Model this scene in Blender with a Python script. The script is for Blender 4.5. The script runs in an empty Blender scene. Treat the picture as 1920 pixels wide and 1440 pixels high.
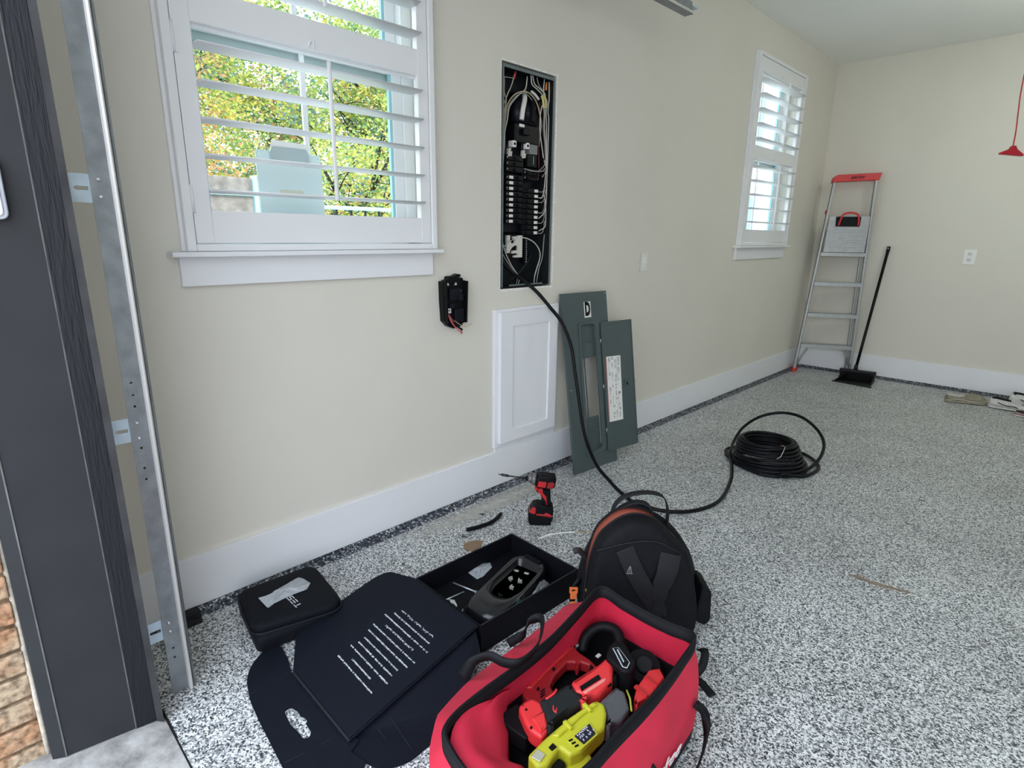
import bpy, bmesh, math, random
from mathutils import Vector, Matrix, Euler
PI = math.pi
SC = bpy.context.scene
COL = SC.collection
R = math.radians

# ------------------------------------------------------------------ camera
cam_d = bpy.data.cameras.new('camera')
cam = bpy.data.objects.new('camera', cam_d)
COL.objects.link(cam)
cam.location = (2.0, 0.0, 1.28)
_yaw, _pitch, _roll = R(-44.606), R(14.530), R(-0.6926)
_f = Vector((math.sin(_yaw)*math.cos(_pitch), math.cos(_yaw)*math.cos(_pitch), -math.sin(_pitch)))
_r = Vector((math.cos(_yaw), -math.sin(_yaw), 0))
_d = _f.cross(_r)
_r2 = _r*math.cos(_roll) + _d*math.sin(_roll)
_d2 = -_r*math.sin(_roll) + _d*math.cos(_roll)
cam.rotation_euler = Matrix((( _r2.x, -_d2.x, -_f.x), (_r2.y, -_d2.y, -_f.y), (_r2.z, -_d2.z, -_f.z))).to_euler()
cam_d.sensor_fit = 'HORIZONTAL'
cam_d.sensor_width = 36.0
cam_d.lens = 36.0*1079.86/1920.0
cam_d.clip_start = 0.02
SC.camera = cam

# ------------------------------------------------------------------ world, sun, exposure
world = bpy.data.worlds.new('world')
SC.world = world
world.use_nodes = True
wn = world.node_tree
wn.nodes.clear()
w_out = wn.nodes.new('ShaderNodeOutputWorld')
w_bg = wn.nodes.new('ShaderNodeBackground')
w_rmp = wn.nodes.new('ShaderNodeValToRGB')
w_tc = wn.nodes.new('ShaderNodeTexCoord')
w_sep = wn.nodes.new('ShaderNodeSeparateXYZ')
wn.links.new(w_tc.outputs['Generated'], w_sep.inputs[0])
wn.links.new(w_sep.outputs['Z'], w_rmp.inputs[0])
w_rmp.color_ramp.elements[0].position = 0.0
w_rmp.color_ramp.elements[0].color = (0.93, 0.97, 1.0, 1)
w_rmp.color_ramp.elements[1].position = 0.8
w_rmp.color_ramp.elements[1].color = (1.35, 1.50, 1.75, 1)
wn.links.new(w_rmp.outputs[0], w_bg.inputs[0])
w_bg.inputs[1].default_value = 1.9
wn.links.new(w_bg.outputs[0], w_out.inputs[0])

sun_d = bpy.data.lights.new('sun', 'SUN')
sun_d.energy = 2.2
sun_d.angle = R(1.0)
sun_d.color = (1.0, 0.95, 0.86)
sun = bpy.data.objects.new('sun', sun_d)
COL.objects.link(sun)
sun.location = (8, 4, 12)
sun.rotation_euler = Vector((-0.62, -0.22, -0.75)).to_track_quat('-Z', 'Y').to_euler()

SC.view_settings.view_transform = 'Standard'
SC.view_settings.look = 'None'
SC.view_settings.gamma = 1.0
SC.view_settings.use_curve_mapping = False
SC.view_settings.exposure = 0.70

# ------------------------------------------------------------------ helpers
MATS = {}
def mat(name, col, rough=0.5, metal=0.0, noise=0.0, nscale=20.0, bump=0.0, bscale=200.0, spec=0.5, coat=0.0, sheen=0.0, alpha=1.0, trans=0.0, col2=None):
    if name in MATS: return MATS[name]
    if max(col) < 0.09 and metal < 0.3:
        col = tuple(c*0.40 for c in col); spec = spec*0.30
    m = bpy.data.materials.new(name); m.use_nodes = True
    nt = m.node_tree; b = nt.nodes['Principled BSDF']
    b.inputs['Base Color'].default_value = (*col, 1)
    b.inputs['Roughness'].default_value = rough
    b.inputs['Metallic'].default_value = metal
    b.inputs['Specular IOR Level'].default_value = spec
    b.inputs['Coat Weight'].default_value = coat
    b.inputs['Sheen Weight'].default_value = sheen
    b.inputs['Alpha'].default_value = alpha
    b.inputs['Transmission Weight'].default_value = trans
    tc = nt.nodes.new('ShaderNodeTexCoord')
    if noise > 0 or col2:
        n = nt.nodes.new('ShaderNodeTexNoise'); n.inputs['Scale'].default_value = nscale
        n.inputs['Detail'].default_value = 5
        nt.links.new(tc.outputs['Object'], n.inputs['Vector'])
        r = nt.nodes.new('ShaderNodeValToRGB')
        r.color_ramp.elements[0].position = 0.3; r.color_ramp.elements[1].position = 0.7
        c2 = col2 if col2 else tuple(min(1, c*(1+noise)) for c in col)
        c1 = col if col2 else tuple(c*(1-noise) for c in col)
        r.color_ramp.elements[0].color = (*c1, 1); r.color_ramp.elements[1].color = (*c2, 1)
        nt.links.new(n.outputs['Fac'], r.inputs[0])
        nt.links.new(r.outputs[0], b.inputs['Base Color'])
    if bump > 0:
        n2 = nt.nodes.new('ShaderNodeTexNoise'); n2.inputs['Scale'].default_value = bscale
        n2.inputs['Detail'].default_value = 3
        nt.links.new(tc.outputs['Object'], n2.inputs['Vector'])
        bp = nt.nodes.new('ShaderNodeBump'); bp.inputs['Strength'].default_value = bump
        bp.inputs['Distance'].default_value = 0.002
        nt.links.new(n2.outputs['Fac'], bp.inputs['Height'])
        nt.links.new(bp.outputs['Normal'], b.inputs['Normal'])
    MATS[name] = m
    return m

class MB:
    """collects shapes, then becomes ONE mesh object"""
    def __init__(s):
        s.bm = bmesh.new(); s.mats = []; s.cur = 0
    def use(s, m):
        if m not in s.mats: s.mats.append(m)
        s.cur = s.mats.index(m); return s
    def _new(s, verts, faces, smooth=False):
        vs = [s.bm.verts.new(v) for v in verts]
        out = []
        for f in faces:
            try:
                fc = s.bm.faces.new([vs[i] for i in f]); fc.material_index = s.cur; fc.smooth = smooth; out.append(fc)
            except ValueError: pass
        return vs, out
    def box(s, x0, x1, y0, y1, z0, z1, bev=0.0, M=None):
        v = [Vector(p) for p in ((x0,y0,z0),(x1,y0,z0),(x1,y1,z0),(x0,y1,z0),(x0,y0,z1),(x1,y0,z1),(x1,y1,z1),(x0,y1,z1))]
        if M is not None: v = [M @ p for p in v]
        vs, fs = s._new(v, [(0,3,2,1),(4,5,6,7),(0,1,5,4),(1,2,6,5),(2,3,7,6),(3,0,4,7)])
        if bev > 0:
            es = list({e for f in fs for e in f.edges})
            r = bmesh.ops.bevel(s.bm, geom=es, offset=bev, segments=2, affect='EDGES', profile=0.6)
            for f in r['faces']: f.material_index = s.cur; f.smooth = True
        return s
    def cbox(s, c, d, rot=(0,0,0), bev=0.0):
        M = Matrix.Translation(c) @ Euler(rot).to_matrix().to_4x4()
        return s.box(-d[0]/2, d[0]/2, -d[1]/2, d[1]/2, -d[2]/2, d[2]/2, bev, M)
    def cyl(s, a, b, r, r2=None, n=20, cap=True, smooth=True):
        a = Vector(a); b = Vector(b); r2 = r if r2 is None else r2
        d = (b-a).normalized(); q = d.to_track_quat('Z', 'Y')
        v = []
        for (c, rr) in ((a, r), (b, r2)):
            for i in range(n):
                t = 2*PI*i/n
                v.append(c + q @ Vector((rr*math.cos(t), rr*math.sin(t), 0)))
        vs, fs = s._new(v, [(i, (i+1) % n, n+(i+1) % n, n+i) for i in range(n)], smooth)
        if cap:
            for k in (list(range(n))[::-1], list(range(n, 2*n))):
                f = s.bm.faces.new([vs[i] for i in k]); f.material_index = s.cur
        return s
    def tube(s, pts, r, n=10, cap=True, closed=False):
        """pts: list of points, r: radius or list"""
        P = [Vector(p) for p in pts]; N = len(P)
        rr = r if isinstance(r, (list, tuple)) else [r]*N
        v = []; ref = None
        for i in range(N):
            if closed: d = P[(i+1) % N]-P[i-1]
            else: d = P[min(i+1, N-1)]-P[max(i-1, 0)]
            d = d.normalized() if d.length > 1e-9 else Vector((0,0,1))
            if ref is None:
                ref = d.orthogonal().normalized()
            ref = (ref - d*ref.dot(d))
            ref = ref.normalized() if ref.length > 1e-6 else d.orthogonal().normalized()
            b = d.cross(ref)
            for k in range(n):
                t = 2*PI*k/n
                v.append(P[i] + (ref*math.cos(t)+b*math.sin(t))*rr[i])
        fs = []
        for i in range(N if closed else N-1):
            j = (i+1) % N
            for k in range(n): fs.append((i*n+k, i*n+(k+1) % n, j*n+(k+1) % n, j*n+k))
        vs, _ = s._new(v, fs, True)
        if cap and not closed:
            for k in ([*range(n)][::-1], [*range((N-1)*n, N*n)]):
                f = s.bm.faces.new([vs[i] for i in k]); f.material_index = s.cur
        return s
    def strap(s, pts, ups, w, t):
        """flat band: centre points, width direction vectors, width, thickness"""
        P = [Vector(p) for p in pts]; N = len(P); v = []
        for i in range(N):
            d = (P[min(i+1, N-1)]-P[max(i-1, 0)]).normalized()
            u = Vector(ups[i] if isinstance(ups, list) else ups); u = (u-d*u.dot(d)).normalized()
            nn = d.cross(u)
            ww = w[i] if isinstance(w, (list, tuple)) else w
            for (a, b) in ((-1,-1),(1,-1),(1,1),(-1,1)): v.append(P[i]+u*a*ww/2+nn*b*t/2)
        fs = []
        for i in range(N-1):
            for k in range(4): fs.append((i*4+k, i*4+(k+1) % 4, (i+1)*4+(k+1) % 4, (i+1)*4+k))
        fs += [(3,2,1,0), tuple((N-1)*4+k for k in range(4))]
        s._new(v, fs, True); return s
    def prism(s, poly, h, M=None, z0=0.0, holes=None, bev=0.0):
        """2-D polygon (x,y) extruded from z0 to z0+h, mapped by M"""
        tmp = bmesh.new()
        def loop(p):
            vv = [tmp.verts.new((a, b, 0)) for a, b in p]
            return [tmp.edges.new((vv[i], vv[(i+1) % len(vv)])) for i in range(len(vv))]
        es = loop(poly)
        for hl in (holes or []): es += loop(hl)
        bmesh.ops.triangle_fill(tmp, use_beauty=True, use_dissolve=False, edges=es)
        tmp.verts.index_update()
        vb = [v.co.copy() for v in tmp.verts]; tris = [[v.index for v in f.verts] for f in tmp.faces]
        edges = [(e.verts[0].index, e.verts[1].index) for e in tmp.edges if len(e.link_faces) == 1]
        tmp.free()
        n = len(vb)
        v = [Vector((p.x, p.y, z0)) for p in vb]+[Vector((p.x, p.y, z0+h)) for p in vb]
        if M is not None: v = [M @ p for p in v]
        fs = [tuple(t) for t in tris]+[tuple(i+n for i in t) for t in tris]+[(a, b, b+n, a+n) for a, b in edges]
        vs, ff = s._new(v, fs)
        bmesh.ops.recalc_face_normals(s.bm, faces=ff)
        if bev > 0:
            ee = [e for e in {e for f in ff for e in f.edges} if len(e.link_faces) == 2 and e.calc_face_angle(0) > 0.9]
            r = bmesh.ops.bevel(s.bm, geom=ee, offset=bev, segments=2, affect='EDGES', profile=0.6)
            for f in r['faces']: f.material_index = s.cur; f.smooth = True
        return s
    def loft(s, rings, closed=True, cap0=True, cap1=True, smooth=True):
        n = len(rings[0]); v = [Vector(p) for r in rings for p in r]; fs = []
        for i in range(len(rings)-1):
            for k in range(n if closed else n-1):
                fs.append((i*n+k, i*n+(k+1) % n, (i+1)*n+(k+1) % n, (i+1)*n+k))
        vs, ff = s._new(v, fs, smooth)
        for c, k in ((cap0, [*range(n)][::-1]), (cap1, [*range((len(rings)-1)*n, len(rings)*n)])):
            if c and closed:
                f = s.bm.faces.new([vs[i] for i in k]); f.material_index = s.cur; f.smooth = smooth; ff.append(f)
        bmesh.ops.recalc_face_normals(s.bm, faces=ff)
        return s
    def quad(s, a, b, c, d):
        s._new([Vector(p) for p in (a, b, c, d)], [(0,1,2,3)]); return s
    def sphere(s, c, r, sc=(1,1,1), n=16, M=None):
        rings = []
        for i in range(1, n//2):
            t = PI*i/(n//2); rings.append([Vector((math.sin(t)*math.cos(2*PI*k/n), math.sin(t)*math.sin(2*PI*k/n), math.cos(t))) for k in range(n)])
        rings = [[Vector(c)+ (M @ Vector((p.x*sc[0]*r, p.y*sc[1]*r, p.z*sc[2]*r)) if M is not None else Vector((p.x*sc[0]*r, p.y*sc[1]*r, p.z*sc[2]*r))) for p in rg] for rg in rings]
        return s.loft(rings)
    def build(s, name, m=None, parent=None, sub=0, bevel=0.0, flat=False, solid=0.0):
        me = bpy.data.meshes.new(name)
        if parent is not None:
            off = root_world(parent)
            if off.length > 0: bmesh.ops.translate(s.bm, verts=s.bm.verts, vec=-off)
        s.bm.to_mesh(me); s.bm.free()
        if s.mats:
            for mm in s.mats: me.materials.append(mm)
        elif m is not None: me.materials.append(m)
        if not s.mats and m is None: pass
        o = bpy.data.objects.new(name, me); COL.objects.link(o)
        if parent is not None: o.parent = parent
        if solid:
            md = o.modifiers.new('solid', 'SOLIDIFY'); md.thickness = solid; md.offset = 0
        if bevel:
            md = o.modifiers.new('bevel', 'BEVEL'); md.width = bevel; md.segments = 2; md.limit_method = 'ANGLE'; md.angle_limit = R(40)
        if sub:
            md = o.modifiers.new('sub', 'SUBSURF'); md.levels = sub; md.render_levels = sub
        return o

def root_world(p):
    if p.get('_local'): return Vector((0,0,0))
    v = Vector((0,0,0))
    while p is not None:
        if p.get('_local'): return Vector((0,0,0))
        v += p.location; p = p.parent
    return v
def thing(name, label, cat, loc=(0,0,0), rot=(0,0,0), group=None, local=False):
    """an Empty at the thing's base; its parts are given in world coordinates unless local"""
    o = bpy.data.objects.new(name, None); COL.objects.link(o)
    o.location = loc; o.rotation_euler = rot; o.empty_display_size = 0.05
    o['label'] = label; o['category'] = cat
    if group: o['group'] = group
    if local or rot != (0,0,0): o['_local'] = 1
    return o
def tag(o, label, cat, group=None, kind=None):
    o['label'] = label; o['category'] = cat
    if group: o['group'] = group
    if kind: o['kind'] = kind
    return o
def struct(o, label=None):
    o['kind'] = 'structure'
    if label: o['label'] = label
    return o
def dup(root, loc=None, label=None):
    r = root.copy(); COL.objects.link(r)
    if loc is not None: r.location = loc
    if label: r['label'] = label
    def rec(src, dst):
        for ch in list(src.children):
            c = ch.copy(); COL.objects.link(c); c.parent = dst; rec(ch, c)
    rec(root, r); return r
def bez(p0, p1, p2, p3, n=12):
    p0, p1, p2, p3 = map(Vector, (p0, p1, p2, p3)); o = []
    for i in range(n+1):
        t = i/n; o.append(p0*(1-t)**3+p1*3*t*(1-t)**2+p2*3*t*t*(1-t)+p3*t**3)
    return o
def crv(pts, k=8, closed=False):
    """Catmull-Rom through points"""
    P = [Vector(p) for p in pts]; N = len(P); out = []
    rng = range(N) if closed else range(N-1)
    for i in rng:
        if closed: a, b, c, d = P[i-1], P[i], P[(i+1) % N], P[(i+2) % N]
        else:
            b, c = P[i], P[i+1]; a = P[i-1] if i > 0 else b*2-c; d = P[i+2] if i+2 < N else c*2-b
        for j in range(k):
            t = j/k
            out.append(0.5*((2*b)+(c-a)*t+(2*a-5*b+4*c-d)*t*t+(3*b-a-3*c+d)*t**3))
    if not closed: out.append(P[-1])
    return out
def rpoly(pts, r, k=5):
    """round the corners of a 2-D polygon; r number or list"""
    out = []; N = len(pts)
    for i in range(N):
        rr = r[i] if isinstance(r, (list, tuple)) else r
        p = Vector(pts[i]).to_2d(); a = Vector(pts[i-1]).to_2d(); b = Vector(pts[(i+1) % N]).to_2d()
        if rr <= 0: out.append((p.x, p.y)); continue
        da = (a-p); db = (b-p); q = min(rr, da.length*0.49, db.length*0.49)
        s0 = p+da.normalized()*q; s1 = p+db.normalized()*q
        for j in range(k+1):
            t = j/k; c = s0*(1-t)**2+p*2*t*(1-t)+s1*t*t; out.append((c.x, c.y))
    return out
def text(body, size, m, parent, M, name='lettering', ext=0.0004, align='CENTER', sx=1.0, shear=0.0, off=0.0, label=None):
    c = bpy.data.curves.new(name, 'FONT'); c.body = body; c.size = size; c.extrude = ext; c.align_x = align; c.align_y = 'CENTER'
    c.shear = shear; c.offset = off; c.resolution_u = 3
    t = bpy.data.objects.new(name+'_tmp', c); COL.objects.link(t)
    bpy.context.view_layer.update()
    me = bpy.data.meshes.new_from_object(t.evaluated_get(bpy.context.evaluated_depsgraph_get()))
    bpy.data.objects.remove(t); bpy.data.curves.remove(c)
    me.transform(M @ Matrix.Diagonal((sx, 1, 1, 1)))
    if parent is not None: me.transform(Matrix.Translation(-root_world(parent)))
    me.materials.clear(); me.materials.append(m)
    me.name = name
    o = bpy.data.objects.new(name, me); COL.objects.link(o); o.parent = parent
    if label: o['label'] = label
    return o
def frame(o, x, y):
    """matrix whose local x,y axes run along given world directions with origin o"""
    x = Vector(x).normalized(); y = Vector(y); z = x.cross(y).normalized(); y = z.cross(x)
    return Matrix(((x.x, y.x, z.x, o[0]), (x.y, y.y, z.y, o[1]), (x.z, y.z, z.z, o[2]), (0,0,0,1)))
random.seed(7)

# ================================================================== materials of the setting
def wall_material(name, col, bumpy=0.25, bs=160, smudge=0.0):
    m = bpy.data.materials.new(name); m.use_nodes = True; nt = m.node_tree; b = nt.nodes['Principled BSDF']
    tc = nt.nodes.new('ShaderNodeTexCoord')
    n = nt.nodes.new('ShaderNodeTexNoise'); n.inputs['Scale'].default_value = 1.7; n.inputs['Detail'].default_value = 6
    nt.links.new(tc.outputs['Object'], n.inputs['Vector'])
    r = nt.nodes.new('ShaderNodeValToRGB')
    r.color_ramp.elements[0].color = (*[c*(1-0.02-smudge) for c in col], 1); r.color_ramp.elements[1].color = (*col, 1)
    r.color_ramp.elements[0].position = 0.3; r.color_ramp.elements[1].position = 0.55
    nt.links.new(n.outputs['Fac'], r.inputs[0]); nt.links.new(r.outputs[0], b.inputs['Base Color'])
    b.inputs['Roughness'].default_value = 0.62; b.inputs['Specular IOR Level'].default_value = 0.3
    n2 = nt.nodes.new('ShaderNodeTexNoise'); n2.inputs['Scale'].default_value = bs; n2.inputs['Detail'].default_value = 2
    nt.links.new(tc.outputs['Object'], n2.inputs['Vector'])
    bp = nt.nodes.new('ShaderNodeBump'); bp.inputs['Strength'].default_value = bumpy; bp.inputs['Distance'].default_value = 0.002
    nt.links.new(n2.outputs['Fac'], bp.inputs['Height']); nt.links.new(bp.outputs['Normal'], b.inputs['Normal'])
    return m
M_WALL = wall_material('beige wall paint', (0.705, 0.68, 0.61), smudge=0.02)
M_CEIL = wall_material('ceiling paint', (0.86, 0.88, 0.85), 0.5, 90)
M_TRIM = mat('white trim paint', (0.80, 0.81, 0.84), 0.35, noise=0.015, nscale=3)
M_SHUT = mat('white shutter paint', (0.80, 0.81, 0.83), 0.35)

def flake_material(name, dark=1.0, scale=230, cols=None):
    m = bpy.data.materials.new(name); m.use_nodes = True; nt = m.node_tree; b = nt.nodes['Principled BSDF']
    tc = nt.nodes.new('ShaderNodeTexCoord')
    v = nt.nodes.new('ShaderNodeTexVoronoi'); v.inputs['Scale'].default_value = scale; v.inputs['Randomness'].default_value = 1.0
    n = nt.nodes.new('ShaderNodeTexNoise'); n.inputs['Scale'].default_value = scale*0.9
    mx = nt.nodes.new('ShaderNodeMixRGB'); mx.blend_type = 'LINEAR_LIGHT'; mx.inputs[0].default_value = 0.0016
    nt.links.new(tc.outputs['Object'], mx.inputs[1]); nt.links.new(n.outputs['Color'], mx.inputs[2])
    nt.links.new(mx.outputs[0], v.inputs['Vector'])
    nt.links.new(tc.outputs['Object'], n.inputs['Vector'])
    sp = nt.nodes.new('ShaderNodeSeparateColor'); nt.links.new(v.outputs['Color'], sp.inputs[0])
    r = nt.nodes.new('ShaderNodeValToRGB'); r.color_ramp.interpolation = 'LINEAR'
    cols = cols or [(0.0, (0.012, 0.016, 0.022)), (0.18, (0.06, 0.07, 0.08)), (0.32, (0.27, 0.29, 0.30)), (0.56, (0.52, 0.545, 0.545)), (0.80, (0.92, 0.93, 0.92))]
    e = r.color_ramp.elements
    while len(e) < len(cols): e.new(0.5)
    for i, (p, c) in enumerate(cols): e[i].position = p; e[i].color = (*[x*dark for x in c], 1)
    nt.links.new(sp.outputs[0], r.inputs[0]); 
    n3 = nt.nodes.new('ShaderNodeTexNoise'); n3.inputs['Scale'].default_value = 2.2; n3.inputs['Detail'].default_value = 6
    nt.links.new(tc.outputs['Object'], n3.inputs['Vector'])
    r3 = nt.nodes.new('ShaderNodeValToRGB'); r3.color_ramp.elements[0].position = 0.3; r3.color_ramp.elements[1].position = 0.65
    r3.color_ramp.elements[0].color = (0.80, 0.80, 0.80, 1); r3.color_ramp.elements[1].color = (1, 1, 1, 1)
    nt.links.new(n3.outputs['Fac'], r3.inputs[0])
    mu = nt.nodes.new('ShaderNodeMixRGB'); mu.blend_type = 'MULTIPLY'; mu.inputs[0].default_value = 1
    nt.links.new(r.outputs[0], mu.inputs[1]); nt.links.new(r3.outputs[0], mu.inputs[2])
    nt.links.new(mu.outputs[0], b.inputs['Base Color'])
    b.inputs['Roughness'].default_value = 0.42
    b.inputs['Specular IOR Level'].default_value = 0.5
    bp = nt.nodes.new('ShaderNodeBump'); bp.inputs['Strength'].default_value = 0.25; bp.inputs['Distance'].default_value = 0.001
    nt.links.new(sp.outputs[1], bp.inputs['Height']); nt.links.new(bp.outputs['Normal'], b.inputs['Normal'])
    return m
M_FLOOR = flake_material('flaked epoxy floor', 0.90)
M_CURB_SHADE = flake_material('flaked cove and contact shade', 1.0, 150, [(0.0, (0.008, 0.012, 0.022)), (0.45, (0.02, 0.026, 0.04)), (0.62, (0.09, 0.10, 0.125)), (0.78, (0.16, 0.17, 0.20)), (0.93, (0.55, 0.57, 0.60))])  # dark flake mix also takes in the contact shade along the walls

def concrete_material():
    m = bpy.data.materials.new('concrete'); m.use_nodes = True; nt = m.node_tree; b = nt.nodes['Principled BSDF']
    tc = nt.nodes.new('ShaderNodeTexCoord')
    n = nt.nodes.new('ShaderNodeTexNoise'); n.inputs['Scale'].default_value = 9; n.inputs['Detail'].default_value = 12; n.inputs['Roughness'].default_value = 0.7
    nt.links.new(tc.outputs['Object'], n.inputs['Vector'])
    r = nt.nodes.new('ShaderNodeValToRGB'); r.color_ramp.elements[0].position = 0.33; r.color_ramp.elements[1].position = 0.66
    r.color_ramp.elements[0].color = (0.16, 0.155, 0.15, 1); r.color_ramp.elements[1].color = (0.50, 0.49, 0.47, 1)
    nt.links.new(n.outputs['Fac'], r.inputs[0]); nt.links.new(r.outputs[0], b.inputs['Base Color'])
    b.inputs['Roughness'].default_value = 0.85
    bp = nt.nodes.new('ShaderNodeBump'); bp.inputs['Strength'].default_value = 0.5; bp.inputs['Distance'].default_value = 0.004
    nt.links.new(n.outputs['Fac'], bp.inputs['Height']); nt.links.new(bp.outputs['Normal'], b.inputs['Normal'])
    return m
M_CONC = concrete_material()

YB = 6.24      # back wall
XR = 6.2       # right wall
ZC = 2.82      # ceiling
YF = 0.255     # inner face of the front wall

# ================================================================== room shell
mb = MB(); mb.box(0.0, XR, 0.262, YB, -0.12, 0.0)
struct(mb.build('floor', M_FLOOR), 'grey and white flaked epoxy garage floor')
mb = MB(); mb.box(-0.9, XR+0.6, -6.0, 0.259, -0.12, -0.002)
struct(mb.build('threshold', M_CONC), 'weathered concrete apron at the garage opening')
mb = MB(); mb.box(0.40, 0.53, 0.259, 0.2645, -0.05, 0.0015); mb.box(0.53, XR, 0.259, 0.2625, -0.05, 0.0012)
struct(mb.build('trim_5', mat('dark joint', (0.03, 0.03, 0.03), 0.8)), 'dark joint between epoxy floor and concrete')
mb = MB(); mb.box(-0.2, XR+0.2, -0.08, YB+0.2, ZC, ZC+0.25)
struct(mb.build('ceiling', M_CEIL), 'pale painted garage ceiling')

# left wall: a grid of blocks around the two window openings and the panel recess
WIN = [(0.600, 1.520, 1.215, 2.60), (4.495, 5.415, 1.215, 2.60)]
PAN = (1.940, 2.308, 1.026, 2.018)
ys = [-0.08, WIN[0][0], WIN[0][1], PAN[0], PAN[1], WIN[1][0], WIN[1][1], YB+0.2]
zs = [-0.12, PAN[2], 1.215, PAN[3], 2.60, ZC]
mb = MB()
for i in range(len(ys)-1):
    for j in range(len(zs)-1):
        yc = (ys[i]+ys[i+1])/2; zc = (zs[j]+zs[j+1])/2
        if any(a < yc < b and c < zc < d for a, b, c, d in WIN): continue
        if PAN[0] < yc < PAN[1] and PAN[2] < zc < PAN[3]:
            mb.box(-0.16, -0.115, ys[i], ys[i+1], zs[j], zs[j+1]); continue
        mb.box(-0.16, 0.0, ys[i], ys[i+1], zs[j], zs[j+1])
bmesh.ops.remove_doubles(mb.bm, verts=mb.bm.verts, dist=1e-5)
# faces shared by two blocks are interior
seen = {}
for f in list(mb.bm.faces):
    k = tuple(round(c, 4) for c in f.calc_center_median()); seen.setdefault(k, []).append(f)
dead = [f for k, v in seen.items() if len(v) > 1 for f in v]
bmesh.ops.delete(mb.bm, geom=dead, context='FACES')
struct(mb.build('wall_left', M_WALL), 'long beige wall with two shuttered windows')
mb = MB(); mb.box(0.0, XR+0.2, YB, YB+0.2, -0.12, ZC); struct(mb.build('wall_back', M_WALL), 'beige back wall of the garage')
mb = MB(); mb.box(XR, XR+0.2, -0.08, YB, -0.12, ZC); struct(mb.build('wall_right', M_WALL))
mb = MB(); mb.box(0.0, 0.34, 0.10, YF-0.01, -0.12, ZC); mb.box(5.2, XR, -0.08, YF-0.01, -0.12, ZC); mb.box(0.34, 5.2, -0.08, YF-0.01, 2.42, ZC)
struct(mb.build('wall_front', M_WALL), 'front wall around the open garage doorway')

# baseboards and a cove below them, widened and darkened for contact shade
def baseboard(name, pts, lab):
    (x0, y0), (x1, y1) = pts
    mb = MB()
    if abs(x1-x0) < 1e-6:
        mb.box(0.0, 0.016, y0, y1, 0.024, 0.207, bev=0.002)
    else:
        mb.box(x0, x1, y0-0.016, y0, 0.024, 0.212, bev=0.002)
    struct(mb.build(name, M_TRIM), lab)
baseboard('baseboard_left', ((0, 0.26), (0, YB-0.016)), 'white baseboard along the long wall')
baseboard('baseboard_back', ((0.0, YB), (XR, YB)), 'white baseboard along the back wall')
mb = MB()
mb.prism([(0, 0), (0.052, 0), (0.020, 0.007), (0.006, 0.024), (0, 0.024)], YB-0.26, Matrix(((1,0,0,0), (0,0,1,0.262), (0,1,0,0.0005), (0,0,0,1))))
struct(mb.build('trim_1', M_CURB_SHADE), 'dark flaked cove strip with painted contact shade under the long wall baseboard')
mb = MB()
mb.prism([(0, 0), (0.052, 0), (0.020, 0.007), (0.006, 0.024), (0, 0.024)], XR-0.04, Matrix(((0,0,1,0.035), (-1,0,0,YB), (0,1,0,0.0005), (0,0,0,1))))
struct(mb.build('trim_2', M_CURB_SHADE), 'dark flaked cove strip with painted contact shade under the back wall baseboard')

# ------------------------------------------------------------------ garage doorway jamb (dark grey) and its brick return
M_JAMB = mat('dark grey jamb paint', (0.076, 0.080, 0.089), 0.5, noise=0.10, nscale=6, bump=0.1, bscale=60)
M_STOP = bpy.data.materials.new('dark embossed stop'); M_STOP.use_nodes = True
_nt = M_STOP.node_tree; _b = _nt.nodes['Principled BSDF']
_b.inputs['Base Color'].default_value = (0.011, 0.012, 0.016, 1); _b.inputs['Roughness'].default_value = 0.5; _b.inputs['Specular IOR Level'].default_value = 0.25
_tc = _nt.nodes.new('ShaderNodeTexCoord'); _mp = _nt.nodes.new('ShaderNodeMapping'); _mp.inputs['Scale'].default_value = (160, 160, 14)
_n = _nt.nodes.new('ShaderNodeTexNoise'); _n.inputs['Scale'].default_value = 1.0; _n.inputs['Detail'].default_value = 2; _n.inputs['Distortion'].default_value = 0.6
_bp = _nt.nodes.new('ShaderNodeBump'); _bp.inputs['Strength'].default_value = 0.7; _bp.inputs['Distance'].default_value = 0.003
_nt.links.new(_tc.outputs['Object'], _mp.inputs[0]); _nt.links.new(_mp.outputs[0], _n.inputs['Vector']); _nt.links.new(_n.outputs['Fac'], _bp.inputs['Height']); _nt.links.new(_bp.outputs['Normal'], _b.inputs['Normal'])
M_EDGE = mat('weathered grey edge', (0.12, 0.115, 0.11), 0.6, noise=0.35, nscale=25)
ZJ = 2.40
def leaning(polys, name, m, lab=None, z0=0.0, parent=None):
    """upright board whose plan outline shifts to the wall with height"""
    mb = MB()
    for poly in polys:
        rings = []
        for z in (z0, ZJ): rings.append([(x-0.0285*z, y, z) for x, y in poly])
        mb.loft(rings, smooth=False)
    o = mb.build(name, m, parent); return o
jb = thing('garage_door_jamb', 'dark grey painted jamb of the open garage doorway', 'door frame', (0.40, 0.14, 0.0))
jb['kind'] = 'structure'
leaning([[(0.33, 0.050), (0.397, 0.050), (0.421, 0.196), (0.421, 0.215), (0.33, 0.215)]], 'jamb_board', M_JAMB, parent=jb)
leaning([[(0.33, 0.022), (0.384, 0.024), (0.398, 0.049), (0.33, 0.049)]], 'casing_board', M_JAMB, parent=jb)
leaning([[(0.36, 0.197), (0.4235, 0.197), (0.431, 0.241), (0.36, 0.241)]], 'door_stop', M_STOP, parent=jb)
leaning([[(0.36, 0.2415), (0.433, 0.2415), (0.450, 0.2545), (0.36, 0.2545)]], 'stop_edge', mat('grey stop edge', (0.085, 0.085, 0.089), 0.5, noise=0.3, nscale=12), parent=jb)
leaning([[(0.397, 0.0485), (0.3985, 0.0485), (0.3995, 0.0515), (0.397, 0.0515)]], 'caulk_line', M_EDGE, parent=jb)
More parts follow.
